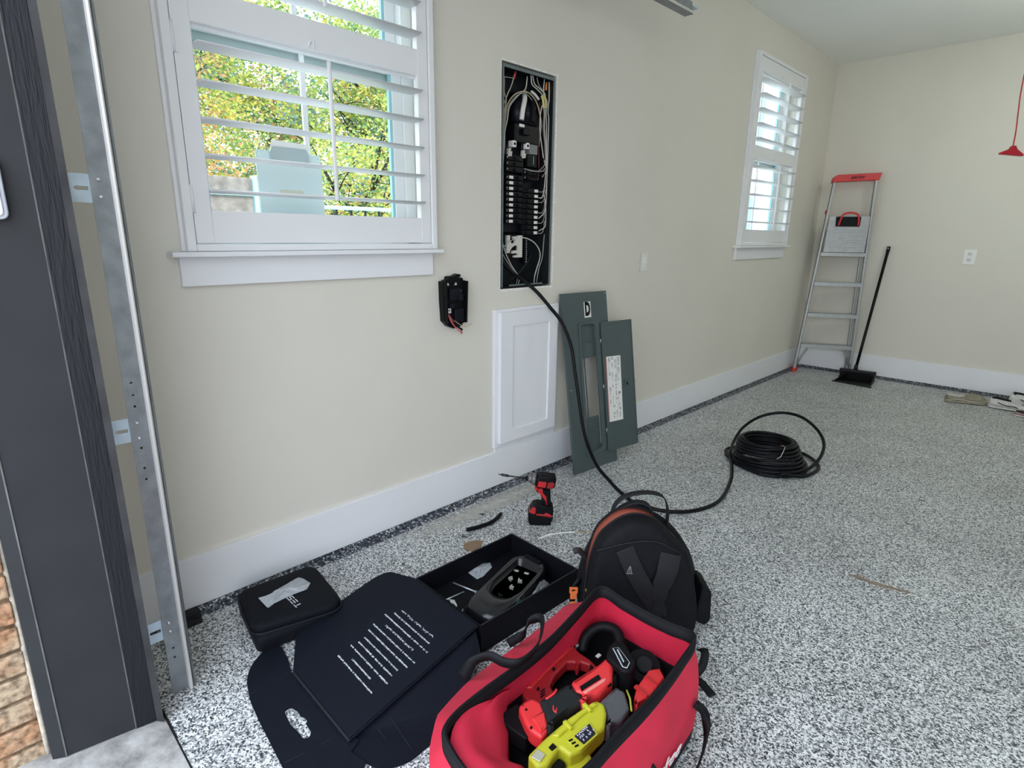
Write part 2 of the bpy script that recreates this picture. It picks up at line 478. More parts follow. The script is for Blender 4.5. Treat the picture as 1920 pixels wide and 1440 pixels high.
leaning([[(0.4205, 0.1945), (0.4228, 0.1945), (0.4228, 0.1972), (0.4205, 0.1972)]], 'caulk_line', M_EDGE, parent=jb)
# right jamb, out of the picture, the same boards
mb = MB(); mb.box(5.15, 5.2, 0.05, 0.254, 0, 2.42)
struct(mb.build('trim_3', M_JAMB))
# brick return
def brick_mat():
    m = bpy.data.materials.new('buff brick'); m.use_nodes = True; nt = m.node_tree; b = nt.nodes['Principled BSDF']
    tc = nt.nodes.new('ShaderNodeTexCoord')
    n = nt.nodes.new('ShaderNodeTexNoise'); n.inputs['Scale'].default_value = 60; n.inputs['Detail'].default_value = 6
    nt.links.new(tc.outputs['Object'], n.inputs['Vector'])
    n2 = nt.nodes.new('ShaderNodeTexNoise'); n2.inputs['Scale'].default_value = 7
    nt.links.new(tc.outputs['Object'], n2.inputs['Vector'])
    r = nt.nodes.new('ShaderNodeValToRGB'); r.color_ramp.elements[0].position = 0.3; r.color_ramp.elements[1].position = 0.62
    r.color_ramp.elements[0].color = (0.16, 0.115, 0.07, 1); r.color_ramp.elements[1].color = (0.58, 0.44, 0.30, 1)
    nt.links.new(n.outputs['Fac'], r.inputs[0])
    r2 = nt.nodes.new('ShaderNodeValToRGB'); r2.color_ramp.elements[0].position = 0.4; r2.color_ramp.elements[1].position = 0.6
    r2.color_ramp.elements[0].color = (1, 1, 1, 1); r2.color_ramp.elements[1].color = (1.0, 0.72, 0.58, 1)
    nt.links.new(n2.outputs['Fac'], r2.inputs[0])
    mu = nt.nodes.new('ShaderNodeMixRGB'); mu.blend_type = 'MULTIPLY'; mu.inputs[0].default_value = 1
    nt.links.new(r.outputs[0], mu.inputs[1]); nt.links.new(r2.outputs[0], mu.inputs[2]); nt.links.new(mu.outputs[0], b.inputs['Base Color'])
    b.inputs['Roughness'].default_value = 0.9
    bp = nt.nodes.new('ShaderNodeBump'); bp.inputs['Strength'].default_value = 0.6; bp.inputs['Distance'].default_value = 0.004
    nt.links.new(n.outputs['Fac'], bp.inputs['Height']); nt.links.new(bp.outputs['Normal'], b.inputs['Normal'])
    return m
mb = MB()
mb.use(mat('sandy mortar', (0.20, 0.15, 0.095), 0.95, noise=0.4, nscale=60, bump=0.5, bscale=90))
mb.box(0.0, 0.338, -0.072, 0.021, -0.05, ZC)
mb.use(brick_mat())
k = 0; z = -0.03
while z < 2.75:
    mb.box(0.10, 0.350, -0.080, 0.016, z+0.004, z+0.061, bev=0.004); mb.box(-0.16, 0.09, -0.080, 0.0, z+0.004, z+0.061, bev=0.004)
    z += 0.0675; k += 1
mb.box(-0.16, 0.0, -0.072, 0.0, -0.05, ZC)
struct(mb.build('wall_brick', None), 'buff brick return beside the dark grey jamb')
mb = MB(); mb.tube(crv([(0.352-0.0285*z, 0.020, z) for z in (0, 0.3, 0.9, 1.5, 2.3)], 6), 0.006, 6)
struct(mb.build('trim_4', mat('mortar bead', (0.55, 0.50, 0.42), 0.8, noise=0.3, nscale=50)), 'pale sealant bead between brick and jamb')

# ================================================================== windows, shutters
M_GLASS = bpy.data.materials.new('window glass'); M_GLASS.use_nodes = True
_nt = M_GLASS.node_tree; _nt.nodes.clear()
_o = _nt.nodes.new('ShaderNodeOutputMaterial'); _mx = _nt.nodes.new('ShaderNodeMixShader'); _tr = _nt.nodes.new('ShaderNodeBsdfTransparent'); _gl = _nt.nodes.new('ShaderNodeBsdfGlossy'); _fr = _nt.nodes.new('ShaderNodeFresnel')
_tr.inputs[0].default_value = (0.88, 0.97, 0.95, 1); _gl.inputs['Roughness'].default_value = 0.0; _fr.inputs[0].default_value = 1.5
_nt.links.new(_fr.outputs[0], _mx.inputs[0]); _nt.links.new(_tr.outputs[0], _mx.inputs[1]); _nt.links.new(_gl.outputs[0], _mx.inputs[2]); _nt.links.new(_mx.outputs[0], _o.inputs[0])
M_VINYL = mat('white vinyl', (0.80, 0.82, 0.82), 0.35)
M_SASH = mat('pale blue green sash', (0.35, 0.62, 0.66), 0.4)

def make_window(n, dy):
    y0, y1, z0, z1 = 0.600+dy, 1.520+dy, 1.215, 2.60
    w = thing('window_%d' % n, 'double-hung window behind white shutters', 'window', (-0.1, (y0+y1)/2, z0)); w['kind'] = 'structure'
    del w['category']
    mb = MB()
    for a, b, c, d in ((y0, y0+0.05, z0, z1), (y1-0.05, y1, z0, z1), (y0, y1, z0, z0+0.04), (y0, y1, z1-0.05, z1)): mb.box(-0.158, -0.08, a, b, c, d, bev=0.003)
    mb.build('window_frame', M_VINYL, w)
    zm = 1.888
    for name, xa, xb, za, zb in (('lower_sash', -0.115, -0.088, z0+0.04, zm+0.042), ('upper_sash', -0.145, -0.118, zm-0.042, z1-0.05)):
        mb = MB()
        ya, yb = y0+0.05, y1-0.05
        for a, b, c, d in ((ya, ya+0.045, za, zb), (yb-0.045, yb, za, zb), (ya+0.045, yb-0.045, za, za+0.05), (ya+0.045, yb-0.045, zb-0.05, zb)): mb.box(xa, xb, a, b, c, d, bev=0.003)
        s = mb.build(name, M_VINYL, w)
        mb = MB(); ym = (ya+yb)/2; mb.box(xa+0.008, xb-0.008, ym-0.009, ym+0.009, za+0.05, zb-0.05); mb.build('muntin', M_VINYL, s)
        mb = MB()
        for a in (ya+0.045, yb-0.057): mb.box(xa+0.006, xb-0.006, a, a+0.012, za+0.05, zb-0.05)
        mb.build('glazing_strip', M_SASH, s)
        mb = MB(); mb.quad(((xa+xb)/2, ya+0.04, za+0.04), ((xa+xb)/2, yb-0.04, za+0.04), ((xa+xb)/2, yb-0.04, zb-0.04), ((xa+xb)/2, ya+0.04, zb-0.04)); mb.build('pane', M_GLASS, s)
    # stool and apron
    mb = MB(); mb.box(-0.08, 0.062, 0.531+dy, 1.552+dy, 1.2025, 1.218, bev=0.003)
    mb.build('sill', M_TRIM, w)
    mb = MB(); mb.box(0.0, 0.018, 0.560+dy, 1.528+dy, 1.112, 1.2025, bev=0.002); mb.build('apron', M_TRIM, w)
    return w
make_window(1, 0.0); make_window(2, 3.895)

def make_shutter(dy, lab):
    t = thing('plantation_shutter', lab, 'shutter', (0.0, 1.05+dy, 1.218), group=None)
    def Y(y): return y+dy
    # outer frame
    mb = MB()
    for (a, b, c, d) in ((0.582, 0.609, 1.2185, 2.575), (1.512, 1.539, 1.2185, 2.575), (0.609, 1.512, 1.2185, 1.241), (0.609, 1.512, 2.552, 2.575)):
        mb.box(0.0, 0.038, Y(a), Y(b), c, d, bev=0.004)
    mb.box(0.0, 0.012, Y(0.572), Y(0.60), 1.2185, 2.582, bev=0.003); mb.box(0.0, 0.012, Y(1.515), Y(1.549), 1.2185, 2.582, bev=0.003)
    mb.build('shutter_frame', M_SHUT, t)
    for side, (za, zb, rail0, rail1, l0) in enumerate(((1.2435, 2.549, 0.098, 0.095, 1.398),)):
        mb = MB()
        mb.box(0.004, 0.032, Y(0.612), Y(0.664), za, zb, bev=0.002); mb.build('stile', M_SHUT, t)
        mb = MB(); mb.box(0.004, 0.032, Y(1.462), Y(1.5095), za, zb, bev=0.002); mb.build('stile', M_SHUT, t)
        for c, d in ((1.2435, 1.341), (1.863, 1.955), (2.456, 2.549)):
            mb = MB(); mb.box(0.006, 0.030, Y(0.664), Y(1.462), c, d, bev=0.002)
            if c > 1.5: mb.box(0.004, 0.012, Y(0.664), Y(1.462), c-0.010, c+0.004, bev=0.001)
            mb.build('rail', M_SHUT, t)
    # louvers
    for z in [1.398+0.1018*i for i in range(5)] + [2.001+0.1013*i for i in range(5)]:
        mb = MB(); rings = []
        for y in (0.6665, 1.4595):
            rg = []
            for k in range(20):
                a = 2*PI*k/20
                u = 0.0445*math.copysign(abs(math.cos(a))**0.8, math.cos(a)); v = 0.0055*math.sin(a)
                tl = R(1.5)
                rg.append((0.025+u*math.cos(tl)-v*math.sin(tl), Y(y), z+0.001+u*math.sin(tl)+v*math.cos(tl)))
            rings.append(rg)
        mb.loft(rings)
        mb.build('louver', M_SHUT, t)
    for za, zb in ((1.387, 1.829), (1.985, 2.43)):
        mb = MB(); mb.box(0.076, 0.088, Y(1.059), Y(1.071), za, zb, bev=0.004)
        for k in range(5): mb.cyl((0.066, Y(1.065), za+0.013+0.1018*k), (0.078, Y(1.065), za+0.013+0.1018*k), 0.0012, n=6)
        mb.build('tilt_rod', M_SHUT, t)
    for z in (1.865, 2.458):
        mb = MB(); mb.tube(crv([(0.029, Y(1.024), z+0.004), (0.036, Y(1.026), z+0.02), (0.036, Y(1.033), z+0.026), (0.036, Y(1.040), z+0.02), (0.029, Y(1.042), z+0.004)], 4), 0.003, 6)
        mb.build('rod_keeper', M_SHUT, t)
    for z in (1.334, 1.772, 2.35):
        mb = MB(); mb.cyl((0.037, Y(0.611), z), (0.037, Y(0.611), z+0.08), 0.0045, n=10); mb.box(0.0325, 0.0345, Y(0.613), Y(0.624), z, z+0.08); mb.build('hinge', M_SHUT, t)
    return t
make_shutter(0.0, 'white louvered shutter on the large near window above the sill')
make_shutter(3.895, 'white louvered shutter on the far window near the room corner')

# clipboard leaning behind the shutter
cl = thing('clipboard', 'white clipboard propped behind the near window shutter', 'clipboard', (-0.072, 0.975, 1.2185))
M_CLB = mat('pale clipboard', (0.66, 0.80, 0.80), 0.4)
Mc = frame((-0.0655, 0.977, 1.219), (0, 1, 0), (-0.035, 0, 1))
mb = MB(); mb.prism(rpoly([(-0.118, 0), (0.118, 0), (0.118, 0.330), (-0.118, 0.330)], 0.012), 0.003, Mc, z0=-0.0015,
                    holes=[[(sx*0.108+0.003*math.cos(a*PI/4), 0.318+0.003*math.sin(a*PI/4)) for a in range(8)] for sx in (-1, 1)])
mb.build('board', M_CLB, cl)
mb = MB(); mb.prism(rpoly([(-0.070, 0.300), (0.070, 0.300), (0.070, 0.330), (0.060, 0.345), (-0.060, 0.345), (-0.070, 0.330)], 0.006), 0.008, Mc, z0=0.002)
mb.build('clip', mat('clip metal', (0.55, 0.66, 0.68), 0.3, 0.4), cl)
mb = MB(); mb.prism([(-0.066, 0.340), (0.066, 0.336), (0.064, 0.362), (-0.060, 0.366)], 0.001, Mc, z0=0.006); mb.build('paper_edge', mat('white paper', (0.85, 0.85, 0.82), 0.6), cl)
mb = MB()
for k in range(16): mb.box(-0.045+k*0.0055, -0.045+k*0.0055+0.003, 0.186+0.001*(k % 3), 0.206-0.0015*(k % 2), 0.0017, 0.002, M=Mc)
mb.build('printed_line', mat('faded orange print', (0.70, 0.62, 0.42), 0.7), cl)

# ================================================================== outdoors beyond the windows
M_BOUNCE_GROUND = mat('pale bounce ground', (0.52, 0.52, 0.48), 0.9, noise=0.2, nscale=8)  # ground colour raised so it bounces daylight onto the louver undersides
mb = MB(); mb.box(-40, -0.165, -15, 60, -0.5, -0.25); struct(mb.build('ground', M_BOUNCE_GROUND), 'ground outside the windows, made pale to bounce daylight')
M_LEAF = [mat('leaf_'+n, c, 0.6) for n, c in (('green', (0.19, 0.30, 0.08)), ('lime', (0.40, 0.45, 0.09)), ('yellow', (0.62, 0.50, 0.12)), ('orange', (0.58, 0.30, 0.16)), ('bluegreen', (0.10, 0.20, 0.18)))]
for m in M_LEAF:
    nt = m.node_tree; b = nt.nodes['Principled BSDF']; out = nt.nodes['Material Output']
    tl = nt.nodes.new('ShaderNodeBsdfTranslucent'); ms = nt.nodes.new('ShaderNodeMixShader'); ms.inputs[0].default_value = 0.45
    tl.inputs[0].default_value = b.inputs['Base Color'].default_value
    nt.links.new(b.outputs[0], ms.inputs[1]); nt.links.new(tl.outputs[0], ms.inputs[2]); nt.links.new(ms.outputs[0], out.inputs[0])
M_BARK = mat('bark', (0.075, 0.06, 0.05), 0.9, noise=0.3, nscale=12)
def tree(x, y, h, rad, w, n, seed, lab, size=0.11, cz=0.62):
    rnd = random.Random(seed)
    t = thing('tree', lab, 'tree', (x, y, -0.25), group='trees outside the windows')
    mb = MB(); tips = []
    top = Vector((x+rnd.uniform(-0.3, 0.3), y+rnd.uniform(-0.3, 0.3), h*0.75))
    mb.tube(crv([(x, y, -0.25), (x+0.06, y+0.05, h*0.3), top], 6), [0.11*(1-i/14) for i in range(13)], 8)
    mb.build('trunk', M_BARK, t)
    mb = MB()
    for k in range(16):
        z0 = h*rnd.uniform(0.22, 0.7); a = rnd.uniform(0, 2*PI); L = rad*rnd.uniform(0.6, 0.95)
        s0 = Vector((x, y, z0)); e = s0+Vector((math.cos(a)*L, math.sin(a)*L, rnd.uniform(0.3, 1.2)))
        m1 = s0.lerp(e, 0.5)+Vector((0, 0, -0.12)); pts = crv([s0, m1, e], 6)
        mb.tube(pts, [0.035*(1-0.85*i/len(pts)) for i in range(len(pts))], 5)
        tips += pts[4:]
        for q in range(4):
            b0 = pts[rnd.randrange(4, len(pts))]; e2 = b0+Vector((rnd.uniform(-.7, .7), rnd.uniform(-.7, .7), rnd.uniform(-.2, .6)))
            mb.tube([b0, b0.lerp(e2, .5)+Vector((0, 0, .05)), e2], [0.012, 0.008, 0.003], 4); tips += [b0.lerp(e2, .6), e2]
    mb.build('branches', M_BARK, t)
    mb = MB()
    for m in M_LEAF: mb.use(m)
    clumps = []
    for i in range(230):
        if rnd.random() < 0.45: c = rnd.choice(tips)+Vector((rnd.gauss(0, .15), rnd.gauss(0, .15), rnd.gauss(0, .12)))
        else:
            a = rnd.uniform(0, 2*PI); rr = rad*math.sqrt(rnd.random())*1.05
            c = Vector((x+rr*math.cos(a), y+rr*math.sin(a), h*(cz+rnd.uniform(-.36, .4))))
        clumps.append((c, rnd.choices(range(5), w)[0]))
    me_v = []; me_f = []; me_m = []
    for i in range(n):
        c, mi = rnd.choice(clumps)
        if rnd.random() < 0.25: mi = rnd.choices(range(5), w)[0]
        p = c+Vector((rnd.gauss(0, .24), rnd.gauss(0, .24), rnd.gauss(0, .17)))
        s = size*rnd.uniform(0.5, 1.1)
        u = Vector((rnd.uniform(-1, 1), rnd.uniform(-1, 1), rnd.uniform(-.6, .6))).normalized(); v = u.orthogonal().normalized()*0.6
        v = Matrix.Rotation(rnd.uniform(0, PI), 3, u) @ v
        b = len(me_v)
        me_v += [p-u*s*0.5, p+v*s*0.5, p+u*s*0.6, p-v*s*0.5]; me_f.append((b, b+1, b+2, b+3)); me_m.append(mi)
    vs, fs = mb._new(me_v, me_f)
    for f, mi in zip(fs, me_m): f.material_index = mi
    fo = mb.build('foliage', None, t); fo['kind'] = 'stuff'
    return t






tree(-10.4, 2.9, 6.0, 1.9, (2, 2.5, 3, 3, 1), 30000, 1, 'small orange and yellow autumn tree beyond the near window', 0.095)
tree(-8.4, 7.0, 5.4, 1.8, (4, 4.5, 1.8, .4, 1), 24000, 2, 'dense yellow-green tree seen through the right of the near window', 0.09)
tree(-13.6, 6.8, 6.8, 1.7, (3, 4, 2.5, .8, 2), 20000, 6, 'tall yellow-green tree in the middle distance behind the clipboard', 0.12)
tree(-19.5, 7.0, 11.0, 2.6, (2, 2, .6, .2, 6), 15000, 3, 'tall blue-green tree far behind the orange one', 0.11)
tree(-5.2, 4.4, 2.4, 0.75, (4, 5, 4, .3, 1), 11000, 4, 'low lime-green shrubby tree behind the railing', 0.06, 0.6)
tree(-15.0, 12.0, 8.0, 2.6, (4, 3, 1.5, .3, 4), 15000, 5, 'broad green tree at the far right beyond the near window', 0.11)

M_FENCE = mat('weathered wood', (0.22, 0.19, 0.175), 0.9, noise=0.35, nscale=14)
fe = thing('fence', 'weathered grey-brown board fence outside the near window', 'fence', (-3.0, 0.9, -0.25))
mb = MB()
for k in range(14):
    z = 1.70-0.14*k
    if z-0.13 < -0.25: break
    mb.box(-3.02, -3.0, -0.6, 2.02, z-0.135, z, bev=0.003)
mb.build('boards', M_FENCE, fe)
mb = MB(); mb.box(-3.0, -2.98, -0.6, 2.02, 1.560, 1.585); mb.build('rail', M_SASH, fe)
mb = MB(); mb.box(-3.04, -2.975, 2.025, 2.055, -0.25, 1.72); mb.box(-3.03, -2.985, 2.075, 2.115, -0.25, 1.69); mb.build('post', M_SASH, fe)
ra = thing('iron_railing', 'dark iron railing low behind the near window', 'railing', (-3.2, 3.2, -0.25))
M_IRON = mat('dark iron', (0.03, 0.05, 0.055), 0.4)
mb = MB(); mb.box(-3.22, -3.17, 2.14, 4.4, 1.490, 1.525, bev=0.004); mb.build('rail', M_SASH, ra)
mb = MB(); mb.box(-3.22, -3.17, 2.14, 4.4, 0.1, 0.13); mb.build('rail', M_SASH, ra)
for k in range(14):
    mb = MB(); mb.box(-3.204, -3.186, 2.24+0.155*k, 2.258+0.155*k, -0.25, 1.49); mb.build('baluster', M_IRON, ra)
# neighbouring house, seen through the far window
ho = thing('house', 'pale siding house with blue-glass windows outside the far window', 'house', (-6.0, 24, -0.25))
M_SID = bpy.data.materials.new('pale siding'); M_SID.use_nodes = True
_nt = M_SID.node_tree; _b = _nt.nodes['Principled BSDF']; _b.inputs['Base Color'].default_value = (0.74, 0.80, 0.80, 1); _b.inputs['Roughness'].default_value = 0.7
mb = MB()
for k in range(46): mb.box(-12, -6.0+0.01*(1), 16.0, 36, -0.25+0.16*k, -0.25+0.16*k+0.155)
mb.build('siding_wall', M_SID, ho)
mb = MB(); mb.box(-12.3, -5.6, 15.7, 36.3, 7.1, 7.3); mb.build('roof_edge', M_VINYL, ho)
for zb in (0.9, 3.7):
    for yb in (17.4, 20.6, 23.8, 27.0, 30.2):
        mb = MB(); mb.box(-5.99, -5.93, yb, yb+1.5, zb, zb+1.7); f = mb.build('window', M_VINYL, ho)
        mb = MB()
        for q in range(2):
            for s in range(2): mb.box(-5.94, -5.92, yb+0.1+0.68*q, yb+0.72+0.68*q, zb+0.1+0.78*s, zb+0.82+0.78*s)
        mb.build('pane', mat('blue glass', (0.16, 0.33, 0.52), 0.1), f)

# ================================================================== garage door hardware beside the jamb
M_GALV = mat('galvanised steel', (0.25, 0.27, 0.285), 0.38, 0.75, noise=0.16, nscale=26)
M_GALVB = mat('bluish zinc', (0.50, 0.60, 0.68), 0.35, 0.7, noise=0.1, nscale=20)
M_BOLT = mat('bolt steel', (0.62, 0.63, 0.65), 0.25, 0.9)
M_BLACK = mat('black', (0.012, 0.013, 0.016), 0.5)
tk = thing('garage_door_track', 'galvanised vertical garage door track with riveted brackets', 'track', (0.36, 0.32, 0.0))
def track_path(off):
    pts = [(0.0, 0.0)]
    return pts
def sweep(profile, name, m):
    """profile in (x, dy); swept up the wall side, round the bend, and back along the ceiling"""
    path = [(0.0, 0.004)] + [(0.0, z) for z in (0.5, 1.0, 1.6, 2.02)]
    path += [(0.36-0.36*math.cos(a), 2.02+0.36*math.sin(a)) for a in [R(9*i) for i in range(1, 11)]]
    path += [(1.4, 2.385), (2.58, 2.392)]
    mb = MB(); rings = []
    for i, (yy, zz) in enumerate(path):
        a = path[max(i-1, 0)]; b = path[min(i+1, len(path)-1)]
        d = Vector((b[0]-a[0], b[1]-a[1])).normalized(); nn = Vector((d.y, -d.x))
        rings.append([(x, 0.30+yy+nn.x*w, zz+nn.y*w) for x, w in profile])
    mb.loft(rings, smooth=False); return mb.build(name, m, tk)
sweep([(0.368, 0.0), (0.368, 0.040), (0.366, 0.040), (0.366, 0.0)], 'track_face', M_GALV)
sweep([(0.368, 0.040), (0.378, 0.042), (0.382, 0.046), (0.379, 0.0495), (0.377, 0.047), (0.379, 0.045), (0.377, 0.0435), (0.366, 0.0415)], 'track_lip', mat('worn bright lip', (0.80, 0.78, 0.76), 0.3, 0.4))
sweep([(0.366, 0.052), (0.330, 0.054), (0.330, 0.056), (0.366, 0.055), (0.374, 0.058), (0.377, 0.055), (0.374, 0.052)], 'track_channel', M_GALV)
for zc in (1.37, 0.795, 0.215):
    mb = MB()
    sl = [(0.012+0.0045*math.cos(a), 0.0+0.0045*math.sin(a)) for a in [R(90+22.5*i) for i in range(9)]]+[(0.034, -0.0045), (0.034, 0.0045)]
    mb.prism([(-0.014, -0.031), (0.044, -0.031), (0.044, 0.031), (-0.014, 0.031)], 0.002, Matrix(((0,0,1,0.3605), (1,0,0,0.262), (0,1,0,zc), (0,0,0,1))), holes=[sl])
    mb.box(0.30, 0.3625, 0.2565, 0.2585, zc-0.031, zc+0.031)
    mb.build('jamb_bracket', M_GALVB, tk)
for z in (1.39, 1.352, 0.812, 0.772, 0.232, 0.205):
    mb = MB(); mb.cyl((0.368, 0.3165, z), (0.3715, 0.3165, z), 0.0052, 0.004, 14); mb.sphere((0.3715, 0.3165, z), 0.0035, n=10); mb.build('rivet', M_BOLT, tk)
mb = MB()
for z in (0.745, 0.69, 0.66, 0.855, 0.885, 0.15, 0.12, 0.915): mb.cyl((0.3678, 0.3175, z), (0.3684, 0.3175, z), 0.003, n=10)
mb.build('punched_holes', M_BLACK, tk)
for z in (0.71, 0.90):
    mb = MB(); mb.box(0.3675, 0.3695, 0.308, 0.327, z-0.014, z+0.014, bev=0.0006); mb.build('weld_tab', M_GALV, tk)
# bracket at the end of the horizontal run, hung from the ceiling
mb = MB(); mb.box(0.352, 0.356, 2.80, 2.84, 2.36, ZC); mb.build('hanger_strap', M_GALV, tk)
mb = MB(); mb.box(0.345, 0.385, 2.865, 2.905, 2.363, 2.369); mb.box(0.345, 0.349, 2.85, 2.89, 2.363, 2.42); mb.cyl((0.349, 2.872, 2.40), (0.362, 2.872, 2.40), 0.006); mb.build('end_stop', M_GALVB, tk)

s = MB(); s.box(0.020, 0.060, 0.425, 0.475, 0.0, 0.030, bev=0.004); s.box(0.030, 0.085, 0.415, 0.470, 0.0, 0.012, bev=0.003)
tag(s.build('rubber_block', mat('dusty dark rubber', (0.055, 0.058, 0.065), 0.7, noise=0.3, nscale=30)), 'small dusty dark rubber block on the floor against the baseboard behind the door track', 'block')

kp = thing('keypad', 'white rounded plastic keypad on the dark grey door jamb', 'keypad', (0.39, 0.10, 1.30))
Mk = Matrix(((0.16, 0.0, 0.987, 0.372), (0.987, 0.0, -0.16, 0.098), (0, 1, 0, 1.360), (0, 0, 0, 1)))
mb = MB(); mb.prism(rpoly([(-0.045, -0.062), (0.052, -0.062), (0.052, 0.062), (-0.045, 0.062)], 0.016), 0.016, Mk, bev=0.003); mb.build('housing', mat('keypad edge', (0.52, 0.54, 0.62), 0.4), kp)
mb = MB(); mb.prism(rpoly([(-0.040, -0.056), (0.045, -0.056), (0.045, 0.056), (-0.040, 0.056)], 0.012), 0.006, Mk, z0=0.0155, bev=0.002); mb.build('cover', mat('keypad white', (0.80, 0.81, 0.90), 0.35), kp)

# ================================================================== breaker panel in the wall recess
M_ENC = mat('dark enclosure steel', (0.030, 0.038, 0.043), 0.55)
M_ENCG = mat('grey green enclosure flange', (0.115, 0.145, 0.150), 0.45)
M_BRK = mat('black breaker plastic', (0.010, 0.011, 0.015), 0.38)
M_BLU = mat('dark blue black plastic', (0.018, 0.022, 0.034), 0.35)
M_WHT = mat('label white', (0.78, 0.78, 0.76), 0.5)
M_WIRE_W = mat('off white wire', (0.55, 0.54, 0.48), 0.5)
M_WIRE_T = mat('tan wire', (0.48, 0.40, 0.27), 0.5)
M_WIRE_G = mat('grey wire', (0.28, 0.27, 0.25), 0.5)
M_WIRE_R = mat('red wire', (0.42, 0.05, 0.04), 0.5)
M_WIRE_B = mat('black wire', (0.012, 0.012, 0.014), 0.4)
M_PAPER = mat('torn drywall paper', (0.80, 0.78, 0.75), 0.9, noise=0.2, nscale=120)
bp_ = thing('breaker_panel', 'tall open electrical breaker panel recessed in the beige wall', 'electrical panel', (0.0, 2.125, 1.026))
mb = MB()
y0, y1, z0, z1 = 1.948, 2.300, 1.034, 2.010
mb.box(-0.112, -0.110, y0, y1, z0, z1); mb.box(-0.112, -0.003, y0, y0+0.0015, z0, z1); mb.box(-0.112, -0.003, y1-0.0015, y1, z0, z1)
mb.box(-0.112, -0.003, y0, y1, z0, z0+0.0015); mb.box(-0.112, -0.003, y0, y1, z1-0.0015, z1)
mb.build('enclosure', M_ENC, bp_)
mb = MB(); mb.box(-0.004, -0.002, y0, y0+0.010, z0, z1); mb.box(-0.004, -0.002, y1-0.010, y1, z0, z1); mb.box(-0.004, -0.002, y0+0.01, y1-0.01, z1-0.014, z1); mb.box(-0.010, -0.008, y0+0.06, y1-0.05, z0, z0+0.010)
mb.build('flange', M_ENCG, bp_)
# ragged drywall edge round the box
mb = MB(); rnd = random.Random(3)
def ragged(a, b, side):
    out = []; n = 46
    P0 = Vector(a); P1 = Vector(b); nrm = Vector(side)
    inner = [P0.lerp(P1, i/n) for i in range(n+1)]
    outer = [p+nrm*(0.004+0.005*rnd.random()**1.5) for p in inner]
    for i in range(n):
        mb._new([inner[i]+Vector((0.0006, 0, 0)), inner[i+1]+Vector((0.0006, 0, 0)), outer[i+1]+Vector((0.0012, 0, 0)), outer[i]+Vector((0.0012, 0, 0))], [(0, 1, 2, 3)])
ragged((0, 1.940, 1.018), (0, 1.940, 2.026), (0, -1, 0)); ragged((0, 2.308, 1.018), (0, 2.308, 2.026), (0, 1.6, 0))
ragged((0, 1.935, 2.018), (0, 2.313, 2.018), (0, 0, 1.2)); ragged((0, 1.935, 1.026), (0, 2.316, 1.026), (0, 0, -2.0))
mb.build('torn_drywall_edge', M_PAPER, bp_)
# bus backing, main breaker and covers
mb = MB(); mb.box(-0.108, -0.075, 2.02, 2.235, 1.29, 1.71, bev=0.004); mb.build('interior_tray', M_BLU, bp_)
mb = MB()
mb.loft([[(-0.100, 2.075, 1.79), (-0.030, 2.075, 1.79), (-0.030, 2.225, 1.79), (-0.100, 2.225, 1.79)],
         [(-0.100, 2.072, 1.86), (-0.036, 2.078, 1.86), (-0.036, 2.220, 1.86), (-0.100, 2.226, 1.86)],
         [(-0.100, 2.090, 1.925), (-0.065, 2.105, 1.925), (-0.065, 2.190, 1.925), (-0.100, 2.205, 1.925)]])
mb.build('service_cover', M_BLU, bp_)
mb = MB(); mb.box(-0.100, -0.028, 2.055, 2.225, 1.70, 1.785, bev=0.006); mb.box(-0.028, -0.012, 2.10, 2.14, 1.735, 1.765, bev=0.003); f = mb.build('main_breaker', M_BRK, bp_)
mb = MB(); mb.box(-0.0278, -0.0265, 2.083, 2.118, 1.770, 1.783); mb.build('breaker_label', M_WHT, f)
mb = MB(); mb.tube(crv([(-0.060, 2.150, 1.925), (-0.036, 2.126, 1.890), (-0.026, 2.105, 1.850), (-0.026, 2.096, 1.800)], 6), 0.0115, 10); mb.build('service_conductor', mat('white service conductor', (0.70, 0.70, 0.66), 0.45), bp_)
mb = MB(); mb.tube(crv([(-0.060, 2.19, 1.925), (-0.040, 2.185, 1.880), (-0.030, 2.175, 1.800)], 6), 0.0115, 10); mb.build('service_conductor', M_WIRE_B, bp_)
for y, z in ((2.055, 1.692), (2.145, 1.692)):
    mb = MB(); mb.box(-0.060, -0.028, y-0.012, y+0.012, z-0.014, z+0.014, bev=0.002); f = mb.build('lug', M_WHT, bp_)
    mb = MB(); mb.cyl((-0.029, y, z), (-0.0265, y, z), 0.0065, n=12); mb.build('lug_screw', M_BRK, f)
for y, z in ((2.036, 1.655), (2.130, 1.655)):
    mb = MB(); mb.prism([(y-0.014, z-0.02), (y+0.010, z-0.018), (y+0.014, z+0.004), (y+0.004, z+0.002), (y+0.006, z+0.018), (y-0.010, z+0.016)], 0.012, Matrix(((0,0,1,-0.05), (1,0,0,0), (0,1,0,0), (0,0,0,1)))); mb.build('bus_tab', M_WIRE_W, bp_)
mb = MB(); mb.box(-0.075, -0.030, 2.162, 2.217, 1.657, 1.716, bev=0.003); f = mb.build('surge_module', mat('grey module', (0.17, 0.17, 0.18), 0.4), bp_)
mb = MB(); mb.box(-0.075, -0.034, 2.150, 2.217, 1.600, 1.656, bev=0.002); mb.build('module_base', M_BRK, f)
mb = MB(); mb.box(-0.034, -0.0325, 2.189, 2.194, 1.612, 1.650); mb.build('status_strip', mat('green strip', (0.02, 0.30, 0.20), 0.3), f)
